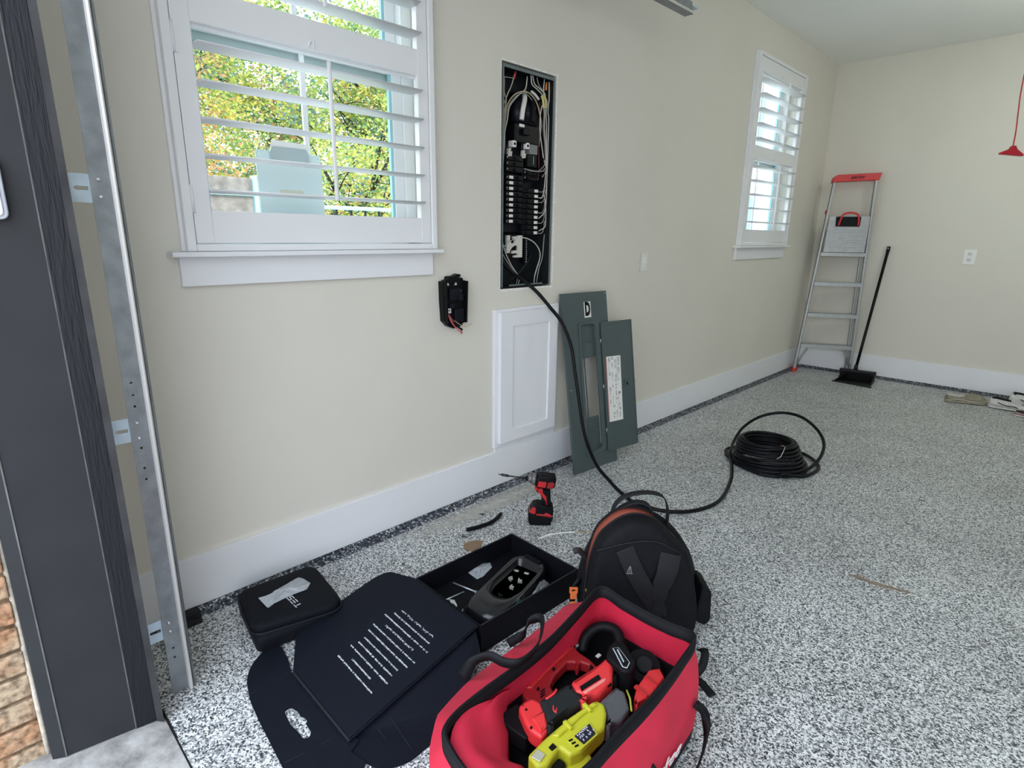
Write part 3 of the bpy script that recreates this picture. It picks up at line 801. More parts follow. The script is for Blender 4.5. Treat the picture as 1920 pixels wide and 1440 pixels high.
# breakers: two large at the top left, then nine a side with printed number tabs
def breaker(ya, yb, z, h, label_y=None, hy=None):
    mb = MB(); mb.box(-0.075, -0.040, ya, yb, z-h/2+0.0008, z+h/2-0.0008, bev=0.002)
    f = mb.build('breaker', M_BRK, bp_)
    mb = MB(); mb.box(-0.040, -0.030, hy-0.010, hy+0.010, z-h*0.22, z+h*0.22, bev=0.0015); mb.build('switch_handle', M_BLU, f)
    if label_y is not None:
        mb = MB(); mb.box(-0.0402, -0.0385, label_y-0.0135, label_y+0.0135, z-0.0068, z+0.0068, bev=0.0008); l = mb.build('number_tab', M_WHT, f)
    mb = MB(); 
    sy = ya+0.007 if label_y is None or label_y < 2.12 else yb-0.007
    mb.cyl((-0.0402, sy, z), (-0.0385, sy, z), 0.003, n=8); mb.build('terminal_screw', M_BOLT, f)
for i in range(3): breaker(2.012, 2.128, 1.632-0.026*i, 0.025, None, 2.075)
for i in range(2): breaker(2.133, 2.228, 1.575-0.0255*i, 0.024, None, 2.165)
for i in range(9): breaker(2.012, 2.128, 1.544-0.0251*i, 0.0235, 2.046, 2.098)
for i in range(9): breaker(2.133, 2.242, 1.4915-0.0251*i, 0.0235, 2.2235, 2.165)
mb = MB(); mb.box(-0.052, -0.046, 2.1285, 2.1325, 1.29, 1.70); mb.build('centre_rib', M_BLU, bp_)
for z in [1.52-0.0255*i for i in range(9)]: pass
# pale insulator block with branch cut-outs, and the ground bar
mb = MB()
ins = [(2.028, 1.277), (2.050, 1.277), (2.050, 1.250), (2.062, 1.238), (2.080, 1.240), (2.086, 1.252), (2.072, 1.262), (2.072, 1.272), (2.104, 1.272), (2.106, 1.277), (2.136, 1.277), (2.136, 1.171), (2.080, 1.171), (2.078, 1.180), (2.106, 1.184), (2.106, 1.192), (2.066, 1.190), (2.070, 1.204), (2.104, 1.206), (2.106, 1.228), (2.080, 1.228), (2.062, 1.218), (2.050, 1.204), (2.048, 1.193), (2.028, 1.193)]
mb.prism(ins, 0.012, Matrix(((0,0,1,-0.058), (1,0,0,0), (0,1,0,0), (0,0,0,1))), holes=[[(2.038+0.004*math.cos(a*PI/4), z+0.004*math.sin(a*PI/4)) for a in range(8)] for z in (1.250, 1.202)])
mb.build('bus_insulator', mat('pale insulator', (0.60, 0.60, 0.54), 0.5), bp_)
mb = MB(); mb.box(-0.100, -0.062, 2.026, 2.14, 1.165, 1.282, bev=0.003); mb.build('insulator_base', M_BRK, bp_)
mb = MB(); mb.box(-0.100, -0.066, 2.174, 2.196, 1.138, 1.272, bev=0.002); f = mb.build('ground_bar', M_BRK, bp_)
mb = MB()
for i in range(12): mb.cyl((-0.066, 2.185, 1.262-0.0105*i), (-0.0635, 2.185, 1.262-0.0105*i), 0.0032, n=8)
mb.build('bar_screws', M_BOLT, f)
# wires, each one its own
def wire(pts, r, m, name='wire'):
    mb = MB(); mb.tube(crv(pts, 6), r, 7); mb.build(name, m, bp_)
X = -0.030
wire([(X, 1.975, 1.62), (X, 1.981, 1.706), (X, 1.991, 1.81), (X, 2.015, 1.865), (X, 2.054, 1.903), (X, 2.113, 1.925), (X, 2.158, 1.92), (X, 2.198, 1.895), (X, 2.223, 1.852), (X, 2.237, 1.795), (-0.045, 2.240, 1.70)], 0.0028, M_WIRE_T)
wire([(X-.008, 1.990, 1.60), (X-.008, 1.996, 1.72), (X-.008, 2.014, 1.79), (X-.008, 2.030, 1.851), (X-.008, 2.088, 1.908), (X-.008, 2.132, 1.940), (X-.008, 2.143, 1.995)], 0.0028, M_WIRE_W)
wire([(X-.01, 2.000, 1.66), (X-.01, 2.006, 1.80), (X-.01, 2.040, 1.872), (X-.01, 2.10, 1.915), (X-.01, 2.165, 1.910), (X-.01, 2.21, 1.85), (X-.01, 2.226, 1.76)], 0.0025, M_WIRE_G)
wire([(X, 2.160, 2.002), (X, 2.168, 1.965), (X, 2.205, 1.948), (X, 2.240, 1.930), (X, 2.245, 1.90), (X, 2.231, 1.844), (X, 2.229, 1.775), (X, 2.242, 1.716), (X, 2.26, 1.65), (X, 2.280, 1.603), (-.045, 2.272, 1.56)], 0.0027, M_WIRE_W)
wire([(X, 2.171, 2.002), (X, 2.187, 1.968), (X, 2.231, 1.951), (X, 2.262, 1.932), (X, 2.262, 1.878), (X, 2.261, 1.798), (X, 2.270, 1.738), (X, 2.280, 1.66), (X, 2.278, 1.56), (X, 2.262, 1.47), (-.045, 2.250, 1.46)], 0.0027, M_WIRE_W)
wire([(X, 2.254, 2.002), (X, 2.251, 1.945), (X, 2.279, 1.901), (X, 2.271, 1.859), (X, 2.277, 1.8), (X, 2.282, 1.70), (X, 2.288, 1.60), (X, 2.290, 1.50), (X, 2.280, 1.40), (-.045, 2.25, 1.36)], 0.0027, M_WIRE_W)
wire([(X, 2.288, 1.995), (X, 2.290, 1.952), (X, 2.291, 1.908)], 0.0040, M_WIRE_T)
wire([(X, 2.292, 1.93), (X, 2.285, 1.862), (X, 2.292, 1.829), (X, 2.292, 1.743), (X, 2.291, 1.60), (X, 2.286, 1.48)], 0.0027, M_WIRE_W)
wire([(X, 2.236, 1.90), (X, 2.250, 1.85), (X, 2.246, 1.78), (X, 2.262, 1.70), (X, 2.256, 1.62), (-.05, 2.22, 1.585)], 0.0025, M_WIRE_B)
wire([(X, 2.20, 2.0), (X, 2.215, 1.97), (X, 2.246, 1.942), (X, 2.254, 1.88), (X, 2.252, 1.80), (X, 2.268, 1.70), (X, 2.27, 1.62), (-.05, 2.225, 1.575)], 0.0025, M_WIRE_G)
wire([(-.045, 2.238, 1.90), (-.045, 2.244, 1.80), (-.05, 2.246, 1.70), (-.05, 2.250, 1.60), (-.045, 2.238, 1.545)], 0.0030, mat('dark red wire', (0.16, 0.025, 0.03), 0.5))
wire([(X, 2.046, 1.971), (X, 2.028, 1.93), (X, 2.008, 1.898), (-.045, 1.985, 1.83)], 0.0022, M_WIRE_W)
wire([(X, 1.975, 1.962), (X, 2.010, 1.966), (X, 2.043, 1.968)], 0.0014, M_WIRE_W)
wire([(X, 1.975, 2.00), (X, 1.985, 1.948), (X, 1.985, 1.902), (X, 1.998, 1.868), (X, 1.980, 1.80)], 0.0030, M_WIRE_T)
wire([(X, 1.965, 1.99), (X, 1.970, 1.93), (X, 1.966, 1.84), (X, 1.974, 1.76), (X, 1.968, 1.62)], 0.0024, M_WIRE_G)
for k in range(9):
    z = 1.4915-0.0251*k
    if k % 2 == 0: wire([(-0.05, 2.244, z), (-0.035, 2.262, z-0.002), (-0.032, 2.276, z+0.02), (-0.032, 2.280, z+0.06)], 0.0022, M_WIRE_G)
    else: wire([(-0.055, 2.244, z), (-0.045, 2.256, z), (-0.040, 2.266, z+0.02), (-0.040, 2.270, z+0.06)], 0.0022, M_WIRE_B)
wire([(-0.05, 2.14, 1.59), (-.028, 2.19, 1.582), (-.025, 2.25, 1.586), (-.03, 2.27, 1.60)], 0.0034, M_WIRE_G)
wire([(-0.05, 2.15, 1.565), (-.028, 2.20, 1.560), (-.025, 2.25, 1.568), (-.03, 2.276, 1.60)], 0.0030, M_WIRE_B)
wire([(X, 2.270, 1.476), (X, 2.286, 1.42), (X, 2.288, 1.345), (X, 2.28, 1.318), (X-.01, 2.248, 1.30)], 0.0024, M_WIRE_W)
wire([(-.045, 2.118, 1.269), (-.04, 2.17, 1.261), (-.04, 2.219, 1.241), (-.04, 2.256, 1.205), (-.04, 2.262, 1.166), (-.04, 2.241, 1.116), (-.04, 2.226, 1.078), (-.05, 2.232, 1.036)], 0.0028, M_WIRE_W)
wire([(-.04, 2.292, 1.283), (-.04, 2.288, 1.241), (-.04, 2.280, 1.166), (-.04, 2.256, 1.112), (-.05, 2.250, 1.036)], 0.0028, M_WIRE_G)
wire([(-.045, 1.962, 1.30), (-.04, 1.985, 1.26), (-.04, 2.010, 1.199), (-.035, 2.05, 1.133), (-.03, 2.10, 1.073), (-.05, 2.115, 1.04)], 0.0024, M_WIRE_W)
wire([(-.045, 1.962, 1.26), (-.045, 1.99, 1.20), (-.04, 2.035, 1.14), (-.035, 2.09, 1.08), (-.05, 2.10, 1.04)], 0.0024, M_WIRE_G)
wire([(-.09, 2.250, 1.18), (-.085, 2.20, 1.13), (-.08, 2.14, 1.085), (-.07, 2.08, 1.06)], 0.006, mat('dark grey conductor', (0.05, 0.055, 0.06), 0.5))
wire([(-.045, 1.96, 1.218), (-.042, 2.01, 1.228), (-.042, 2.06, 1.255), (-.045, 2.10, 1.268)], 0.0018, M_WIRE_W)
mb = MB(); mb.cyl((X, 2.046, 1.968), (X, 2.057, 1.998), 0.0065, 0.0045, 10); mb.build('wire_nut', M_WIRE_R, bp_)
mb = MB(); mb.cyl((X, 2.266, 1.955), (X, 2.270, 1.99), 0.006, 0.004, 10); mb.build('wire_nut', mat('orange nut', (0.65, 0.22, 0.04), 0.5), bp_)
mb = MB(); mb.tube(crv([(X+.004, 2.160, 1.932), (X+.004, 2.186, 1.922), (X+.004, 2.212, 1.905)], 5), 0.006, 8); mb.build('cable_sheath', mat('white sheath', (0.66, 0.66, 0.62), 0.5), bp_)
mb = MB(); mb.tube(crv([(X+.003, 2.232, 1.925), (X+.003, 2.244, 1.905), (X+.003, 2.250, 1.872)], 5), 0.0055, 8); mb.tube(crv([(X+.003, 2.244, 1.930), (X+.003, 2.262, 1.908), (X+.003, 2.262, 1.875)], 5), 0.005, 8); mb.build('cable_sheath', mat('yellow sheath', (0.60, 0.52, 0.20), 0.5), bp_)

# ================================================================== wall access door, charger mount, switch, outlet
ad = thing('access_door', 'white shaker access door on the wall under the breaker panel', 'cabinet door', (0.0, 2.12, 0.231))
mb = MB()
mb.prism([(1.889, 0.231), (2.357, 0.231), (2.357, 0.933), (1.889, 0.933)], 0.019, Matrix(((0,0,1,0.0001), (1,0,0,0), (0,1,0,0), (0,0,0,1))), holes=[[(1.925, 0.268), (2.315, 0.268), (2.315, 0.897), (1.925, 0.897)]], bev=0.002)
mb.build('door_frame', M_TRIM, ad)
mb = MB()
mb.prism([(1.911, 0.253), (2.330, 0.253), (2.330, 0.917), (1.911, 0.917)], 0.018, Matrix(((0,0,1,0.0195), (1,0,0,0), (0,1,0,0), (0,0,0,1))), holes=[[(1.996, 0.312), (2.268, 0.312), (2.268, 0.845), (1.996, 0.845)]], bev=0.0015)
mb.box(0.020, 0.029, 1.99, 2.275, 0.305, 0.85)
mb.build('door_leaf', M_TRIM, ad)
mb = MB(); mb.box(0.0002, 0.012, 1.900, 2.350, 0.208, 0.231); mb.build('lower_trim', M_TRIM, ad)

ev = thing('charger_mount', 'black wall charger back plate with loose red wires under the window sill', 'charger', (0.0, 1.63, 0.87))
M_EVB = mat('charger black plastic', (0.010, 0.011, 0.014), 0.42)
mb = MB()
ol = [(1.565, 1.082), (1.581, 1.083), (1.583, 1.087), (1.596, 1.088), (1.601, 1.102), (1.631, 1.103), (1.652, 1.111), (1.668, 1.109), (1.667, 1.099), (1.655, 1.097), (1.679, 1.093), (1.683, 1.082), (1.698, 1.081), (1.695, 0.981), (1.691, 0.895), (1.676, 0.891), (1.673, 0.881), (1.651, 0.877), (1.627, 0.873), (1.598, 0.884), (1.585, 0.897), (1.572, 0.909), (1.567, 0.991)]
mb.prism(ol, 0.030, Matrix(((0,0,1,0.0001), (1,0,0,0), (0,1,0,0), (0,0,0,1))), bev=0.002)
mb.build('back_plate', M_EVB, ev)
mb = MB(); mb.prism([(1.568, 1.08), (1.576, 1.08), (1.582, 0.905), (1.574, 0.91)], 0.018, Matrix(((0,0,1,0.0302), (1,0,0,0), (0,1,0,0), (0,0,0,1)))); mb.build('side_wall', M_EVB, ev)
mb = MB(); mb.prism([(1.688, 1.08), (1.696, 1.08), (1.689, 0.897), (1.680, 0.897)], 0.018, Matrix(((0,0,1,0.0302), (1,0,0,0), (0,1,0,0), (0,0,0,1)))); mb.build('side_wall', M_EVB, ev)
for a, b, c, d, h in ((1.60, 1.66, 1.00, 1.05, 0.010), (1.645, 1.668, 0.995, 1.025, 0.018), (1.595, 1.620, 0.965, 0.985, 0.014), (1.625, 1.675, 0.905, 0.960, 0.012)):
    mb = MB(); mb.box(0.030, 0.030+h, a, b, c, d, bev=0.002); mb.build('terminal_block', M_BLU, ev)
for y in (1.592, 1.636):
    mb = MB(); mb.prism([(y-0.006, 1.064), (y+0.007, 1.064), (y+0.002, 1.076)], 0.004, Matrix(((0,0,1,0.030), (1,0,0,0), (0,1,0,0), (0,0,0,1)))); mb.build('mounting_tab', M_WIRE_W, ev)
mb = MB(); mb.box(0.0302, 0.0345, 1.588, 1.607, 0.944, 0.965); f = mb.build('label', M_WHT, ev)
mb = MB(); mb.box(0.0345, 0.0349, 1.594, 1.600, 0.952, 0.959); mb.build('label_mark', M_BLACK, f)
for y, z in ((1.662, 1.038), (1.655, 0.937)):
    mb = MB(); mb.cyl((0.030, y, z), (0.036, y, z), 0.005, n=12); mb.build('screw', mat('dull screw', (0.25, 0.25, 0.3), 0.3, 0.8), ev)
for pts, r, m in (([(0.035, 1.588, 0.945), (0.048, 1.590, 0.920), (0.050, 1.605, 0.895), (0.052, 1.630, 0.870), (0.055, 1.645, 0.858), (0.052, 1.655, 0.852)], 0.0026, mat('pink red wire', (0.62, 0.10, 0.13), 0.45)),
                  ([(0.035, 1.600, 0.935), (0.048, 1.61, 0.905), (0.052, 1.635, 0.880), (0.056, 1.652, 0.868)], 0.0045, M_WIRE_B),
                  ([(0.035, 1.598, 0.938), (0.048, 1.605, 0.908), (0.050, 1.63, 0.884), (0.054, 1.65, 0.862), (0.056, 1.646, 0.850)], 0.0022, M_WIRE_R),
                  ([(0.036, 1.615, 0.915), (0.046, 1.640, 0.895), (0.050, 1.665, 0.880), (0.052, 1.690, 0.880), (0.052, 1.712, 0.889)], 0.0014, M_WIRE_T)):
    mb = MB(); mb.tube(crv(pts, 6), r, 7); mb.build('wire', m, ev)

sw = thing('light_switch', 'white rocker light switch on the wall between the windows', 'switch', (0.0, 3.18, 1.066))
mb = MB(); mb.box(0.0001, 0.006, 3.143, 3.221, 1.066, 1.182, bev=0.003); mb.build('switch_plate', mat('switch white', (0.72, 0.72, 0.68), 0.35), sw)
mb = MB(); mb.prism([(0.006, 1.090), (0.0065, 1.090), (0.012, 1.125), (0.0075, 1.158), (0.006, 1.158)], 0.034, Matrix(((1,0,0,0), (0,0,1,3.165), (0,1,0,0), (0,0,0,1)))); mb.build('rocker', mat('rocker white', (0.80, 0.80, 0.77), 0.3), sw)
ou = thing('wall_outlet', 'white duplex outlet on the back wall right of the broom', 'outlet', (1.24, YB, 1.08))
mb = MB(); mb.box(1.197, 1.284, YB-0.006, YB-0.0001, 1.080, 1.206, bev=0.003); mb.build('outlet_plate', mat('outlet white', (0.80, 0.80, 0.78), 0.35), ou)
for z in (1.119, 1.167):
    mb = MB(); mb.cyl((1.240, YB-0.006, z), (1.240, YB-0.0085, z), 0.0165, n=18); f = mb.build('socket', mat('socket white', (0.72, 0.72, 0.70), 0.4), ou)
    mb = MB(); mb.box(1.231, 1.234, YB-0.0090, YB-0.0084, z-0.002, z+0.009); mb.box(1.246, 1.249, YB-0.0090, YB-0.0084, z-0.002, z+0.009); mb.cyl((1.240, YB-0.0084, z-0.009), (1.240, YB-0.0090, z-0.009), 0.003, n=8); mb.build('socket_slots', M_BLACK, f)

# emergency release cord hanging from the opener rail
M_RED = mat('red plastic', (0.50, 0.015, 0.03), 0.35)
pc = thing('pull_cord', 'red emergency release cord with a red handle hanging at the right edge', 'cord', (1.60, 4.0, 1.73))
mb = MB(); mb.tube(crv([(1.586, 4.100, 1.745), (1.583, 4.115, 1.83), (1.572, 4.150, 1.93), (1.560, 4.200, 2.06), (1.555, 4.25, 2.30), (1.56, 4.30, 2.62)], 8), 0.0030, 8); mb.build('cord', M_RED, pc)
hc = Vector((1.585, 4.100, 1.728)); rt = Vector((math.cos(_yaw), -math.sin(_yaw), 0))
rt = Vector((0.70, 0.71, 0.0)).normalized()
mb = MB()
prof = [(-0.062, -0.014), (0.060, -0.022), (0.060, -0.012), (0.022, 0.012), (0.010, 0.030), (-0.004, 0.030), (-0.014, 0.014), (-0.058, -0.004)]
Mh = Matrix(((rt.x, 0, -rt.y, hc.x), (rt.y, 0, rt.x, hc.y), (0, 1, 0, hc.z), (0, 0, 0, 1)))
mb.prism(prof, 0.022, Mh, z0=-0.011, bev=0.004); mb.build('handle', M_RED, pc)
rl = thing('opener_rail', 'steel garage door opener rail along the ceiling', 'opener rail', (1.56, 4.3, 2.62))
mb = MB(); mb.box(1.545, 1.575, 3.6, 4.6, 2.622, 2.65, bev=0.003); mb.build('rail', M_GALV, rl)
mb = MB(); mb.box(1.555, 1.565, 4.25, 4.27, 2.65, ZC); mb.build('hanger_strap', M_GALV, rl)

# ================================================================== leaning panel cover
M_GG = mat('grey green cover paint', (0.066, 0.090, 0.092), 0.42, noise=0.05, nscale=8)
cv = thing('panel_cover', 'grey green breaker panel cover marked D leaning on the wall beside the access door', 'panel cover', (0.165, 2.344, 0.001), group=None, local=True)
A_ = Vector((0.030, 0.362, 0.0)).normalized(); B_ = Vector((-0.15, 0.039, 0.975)); B_ = (B_-A_*A_.dot(B_)).normalized(); N_ = A_.cross(B_).normalized()
cv.matrix_world = Matrix(((A_.x, B_.x, N_.x, 0.182), (A_.y, B_.y, N_.y, 2.344), (A_.z, B_.z, N_.z, 0.002), (0, 0, 0, 1)))
# local: x across, y up the plate, z towards the room
mb = MB()
outer = [(0.0, 0.0), (0.36, 0.0), (0.36, 0.99), (0.0, 0.99)]
win_o = rpoly([(0.122, 0.096), (0.236, 0.110), (0.240, 0.812), (0.126, 0.812)], 0.028, 6)
mb.prism(outer, 0.002, holes=[win_o])
for a, b, c, d in ((0, 0.002, 0, 0.99), (0.358, 0.36, 0, 0.99), (0, 0.36, 0.988, 0.99)): mb.box(a, b, c, d, -0.012, 0.0)
mb.build('cover_plate', M_GG, cv)
mb = MB()   # raised border round the opening
bo = rpoly([(0.100, 0.072), (0.268, 0.088), (0.276, 0.828), (0.112, 0.828)], 0.02, 5)
mb.prism(bo, 0.006, z0=0.002, holes=[rpoly([(0.120, 0.094), (0.240, 0.108), (0.242, 0.814), (0.124, 0.814)], 0.028, 6)], bev=0.0015)
mb.build('raised_border', M_GG, cv)
mb = MB(); mb.prism([(0.118, 0.628), (0.242, 0.628), (0.244, 0.815), (0.120, 0.815)], 0.002, z0=-0.012); mb.box(0.128, 0.225, 0.715, 0.717, -0.010, -0.008); mb.box(0.140, 0.20, 0.79, 0.80, -0.010, -0.008); mb.build('recess_plate', M_GG, cv)
mb = MB(); mb.prism([(0.108, 0.090), (0.240, 0.100), (0.240, 0.292), (0.112, 0.292)], 0.002, z0=-0.012)
for k in range(8):
    y = 0.120+0.021*k
    mb.box(0.122, 0.168, y, y+0.0035, -0.010, -0.006); mb.box(0.180, 0.232, y+0.002, y+0.0055, -0.010, -0.006)
mb.build('knockout_strip', M_GG, cv)
mb = MB(); mb.box(0.150, 0.156, 0.290, 0.630, -0.012, -0.008); mb.build('divider_bar', M_GG, cv)
mb = MB()
for x, y in ((0.018, 0.47), (0.345, 0.975), (0.13, 0.088)): mb.cyl((x, y, 0.002), (x, y, 0.0035), 0.004, n=10)
mb.build('cover_screw', M_BOLT, cv)
mb = MB(); mb.box(0.168, 0.222, 0.851, 0.938, 0.002, 0.0026); f = mb.build('letter_label', mat('label paper', (0.72, 0.73, 0.70), 0.5), cv)
text('D', 0.098, M_BLACK, f, Matrix.Translation((0.195, 0.8945, 0.0028)), 'letter', sx=0.58, off=0.0055)
dr = MB(); dr.prism([(0.278, 0.072), (0.545, 0.062), (0.550, 0.812), (0.284, 0.816)], 0.003, z0=0.010)
dr.prism([(0.284, 0.800), (0.550, 0.797), (0.550, 0.812), (0.284, 0.816)], 0.012, z0=0.004); dr.prism([(0.541, 0.062), (0.548, 0.062), (0.553, 0.812), (0.546, 0.812)], 0.012, z0=0.004); dr.prism([(0.278, 0.072), (0.545, 0.062), (0.545, 0.078), (0.278, 0.088)], 0.010, z0=0.006)
dro = dr.build('cover_door', M_GG, cv, bevel=0.0006)
st = MB(); st.prism([(0.298, 0.240), (0.424, 0.234), (0.434, 0.612), (0.305, 0.618)], 0.0006, z0=0.0132); sto = st.build('sticker', M_WHT, dro)
mb = MB(); mb.prism([(0.298, 0.240), (0.303, 0.240), (0.310, 0.618), (0.305, 0.618)], 0.0004, z0=0.0139); mb.build('red_stripe', M_WIRE_R, sto)
mb = MB(); rnd = random.Random(5)
for col in range(4):
    x0 = 0.316+col*0.027; y = 0.255
    while y < 0.60:
        L = rnd.uniform(0.006, 0.03)
        if rnd.random() < 0.72:
            for q in range(rnd.choice((1, 2, 3))):
                xx = x0+0.010*(y-0.24)/0.37+q*0.006; mb.box(xx, xx+0.0022, y, y+L, 0.0139, 0.0142)
        y += L+rnd.uniform(0.003, 0.012)
mb.box(0.392, 0.3935, 0.30, 0.40, 0.0139, 0.0143); mb.box(0.395, 0.3965, 0.47, 0.60, 0.0139, 0.0143)
mb.prism([(0.398, 0.405), (0.418, 0.400), (0.404, 0.385)], 0.0004, z0=0.0139)
mb.build('printed_table', mat('print grey', (0.16, 0.16, 0.17), 0.6), sto)
mb = MB(); mb.prism(rpoly([(0.455, 0.425), (0.500, 0.423), (0.505, 0.462), (0.458, 0.464)], 0.006), 0.006, z0=0.013, bev=0.001); f = mb.build('latch', M_GG, dro)
mb = MB(); mb.box(0.468, 0.482, 0.432, 0.450, 0.019, 0.0195); mb.build('latch_slot', M_BLACK, f)
mb = MB(); mb.box(0.550, 0.554, 0.436, 0.448, 0.008, 0.016); mb.build('latch_tongue', M_BOLT, dro)
for y in (0.71, 0.45, 0.195):
    mb = MB(); mb.cyl((0.276, y-0.014, 0.010), (0.276, y+0.014, 0.010), 0.0028, n=10); mb.build('hinge_pin', M_BOLT, dro)

# ================================================================== black cable: panel, floor run, coil
ca = [(-0.060, 1.972, 1.225), (-0.040, 2.001, 1.144), (-0.028, 2.051, 1.098), (-0.005, 2.105, 1.060), (0.040, 2.155, 1.005), (0.085, 2.205, 0.930), (0.125, 2.258, 0.848), (0.165, 2.290, 0.728), (0.200, 2.288, 0.592), (0.235, 2.284, 0.457), (0.270, 2.282, 0.318), (0.303, 2.298, 0.205), (0.333, 2.345, 0.095), (0.370, 2.395, 0.020), (0.440, 2.360, 0.010), (0.515, 2.318, 0.010), (0.608, 2.282, 0.010), (0.733, 2.297, 0.010), (0.831, 2.374, 0.010), (0.885, 2.511, 0.010), (0.882, 2.661, 0.010), (0.815, 2.900, 0.010), (0.735, 3.085, 0.010), (0.672, 3.199, 0.016)]
path = crv(ca, 8)
big = [(0.658, 3.227, 0.030), (0.605, 3.395, 0.05), (0.591, 3.55, 0.10), (0.647, 3.663, 0.16), (0.757, 3.715, 0.20), (0.876, 3.713, 0.20), (0.995, 3.634, 0.17), (1.064, 3.562, 0.12), (1.088, 3.457, 0.07), (1.075, 3.329, 0.032), (1.032, 3.223, 0.012)]
path += crv(big, 8)
lp2 = [(0.98, 3.116, 0.012), (0.893, 3.085, 0.012), (0.779, 3.120, 0.012), (0.684, 3.184, 0.012), (0.625, 3.250, 0.012), (0.595, 3.335, 0.012), (0.64, 3.44, 0.012), (0.76, 3.55, 0.012), (0.917, 3.600, 0.012), (1.03, 3.53, 0.012), (1.10, 3.40, 0.012), (1.078, 3.225, 0.012), (1.0, 3.135, 0.03)]
path += crv(lp2, 8)
# windings: rows upwards, two radii in the lower rows
rnd = random.Random(11)
k = 0; wind = []
rows = [(0.010, 0.200), (0.012, 0.180), (0.028, 0.192), (0.030, 0.172), (0.046, 0.186), (0.064, 0.178), (0.048, 0.166), (0.082, 0.172), (0.100, 0.166), (0.118, 0.158), (0.134, 0.152), (0.140, 0.140), (0.124, 0.136)]
n0 = 28; a0 = R(-60)
for ri, (zz, rr) in enumerate(rows):
    z2, r2 = rows[min(ri+1, len(rows)-1)]
    wob = rnd.uniform(0, 2*PI)
    for i in range(n0):
        t = i/n0; e = max(0, (t-0.8)/0.2)
        z = zz*(1-e)+z2*e; r_ = (rr*(1-e)+r2*e)*(1+0.02*math.sin(2*2*PI*t+wob))
        a = a0+2*PI*t; cx = 0.868-0.25*z; cy = 3.290+0.15*z
        wind.append(Vector((cx+r_*math.cos(a), cy+r_*math.sin(a), z+0.004*math.sin(2*PI*t+wob))))
path += wind
# rotate nothing: keep one continuous run
mb = MB(); mb.tube(path, 0.0092, 9)
cable = thing('power_cable', 'long black cable running from the breaker panel to a coil on the floor', 'cable', (0.37, 2.40, 0.0))
mb.build('cable_jacket', mat('black cable jacket', (0.012, 0.013, 0.018), 0.36), cable)
mb = MB(); mb.tube(crv([(0.965, 3.22, 0.155), (0.972, 3.19, 0.150), (0.968, 3.160, 0.115), (0.952, 3.150, 0.098)], 6), 0.0016, 6); mb.build('tie_wire', M_WIRE_W, cable)
mb = MB(); mb.tube(crv([(0.935, 3.235, 0.152), (0.945, 3.225, 0.158), (0.958, 3.228, 0.152)], 6), 0.002, 6); mb.build('copper_end', mat('copper', (0.45, 0.20, 0.10), 0.35, 0.8), cable)

# ================================================================== step ladder
M_ALU = mat('brushed aluminium', (0.34, 0.355, 0.355), 0.38, 0.55, noise=0.08, nscale=30)
M_LRED = mat('ladder red plastic', (0.62, 0.025, 0.03), 0.4)
ld = thing('step_ladder', 'aluminium step ladder with red top standing in the corner', 'ladder', (0.272, 6.045, 0.0), (0, 0, math.atan2(0.233, 0.455)))
def HW(z): return 0.244-0.043*z
def SX(z): return 0.012+0.030*z
def YL(z): return 0.018*z-0.01
def rail(side, y_off, w, d, z0, z1, name, inset=0.0, m=M_ALU):
    mb = MB(); rings = []
    for z in (z0, z1):
        x = side*(HW(z)-inset)+SX(z); y = YL(z)+y_off
        rings.append([(x-w/2, y-d/2, z), (x+w/2, y-d/2, z), (x+w/2, y+d/2, z), (x-w/2, y+d/2, z)])
    mb.loft(rings, smooth=False); mb.build(name, m, ld, bevel=0.003)
for s_ in (-1, 1):
    rail(s_, 0.0, 0.020, 0.052, 0.035, 1.79, 'front_rail')
    rail(s_, 0.075, 0.016, 0.026, 0.035, 1.36, 'rear_rail', 0.022)
    for yo, ins in ((0.0, 0), (0.075, 0.022)):
        x = s_*(HW(0)-ins)+SX(0); mb = MB(); mb.box(x-0.016, x+0.016, YL(0)+yo-0.031, YL(0)+yo+0.031, 0.0, 0.042, bev=0.006); mb.build('foot', M_LRED, ld)
for z in (0.285, 0.585, 0.880, 1.155):
    mb = MB(); hw = HW(z)-0.010; x0 = SX(z)-hw; x1 = SX(z)+hw; y = YL(z)
    mb.box(x0, x1, y-0.035, y+0.050, z-0.004, z, bev=0.0015); mb.box(x0, x1, y-0.036, y-0.032, z-0.034, z-0.001, bev=0.001); mb.box(x0, x1, y+0.046, y+0.050, z-0.022, z-0.001)
    for q in range(6): mb.box(x0+0.01, x1-0.01, y-0.028+q*0.012, y-0.024+q*0.012, z, z+0.002)
    mb.build('step', M_ALU, ld)
for s_ in (-1, 1):
    for dx in (0.0, 0.014):
        mb = MB(); z = 0.25
        mb.tube([(SX(z)+s_*(HW(z)-0.07-dx), YL(z)-0.028, 0.252), (SX(0.1)+s_*(HW(0.1)-0.006-dx*0.6), YL(0.1)-0.028, 0.10-dx)], 0.0045, 6); mb.build('brace', M_ALU, ld)
mb = MB()
for z, h in ((1.155, 0), (1.478, 0)): pass
hw0, hw1 = HW(1.16)-0.024, HW(1.47)-0.018
rings = []
for yo in (-0.030, -0.052):
    rings.append([(SX(1.165)-hw0, YL(1.165)+yo, 1.160), (SX(1.165)+hw0, YL(1.165)+yo, 1.160), (SX(1.475)+hw1, YL(1.475)+yo, 1.478), (SX(1.475)-hw1, YL(1.475)+yo, 1.478)])
mb.loft(rings, smooth=False)
for q in range(13):
    z = 1.18+q*0.022; hw = HW(z)-0.032; mb.box(SX(z)-hw, SX(z)+hw, YL(z)-0.0560, YL(z)-0.0515, z, z+0.010, bev=0.001)
mb.build('platform', M_ALU, ld)
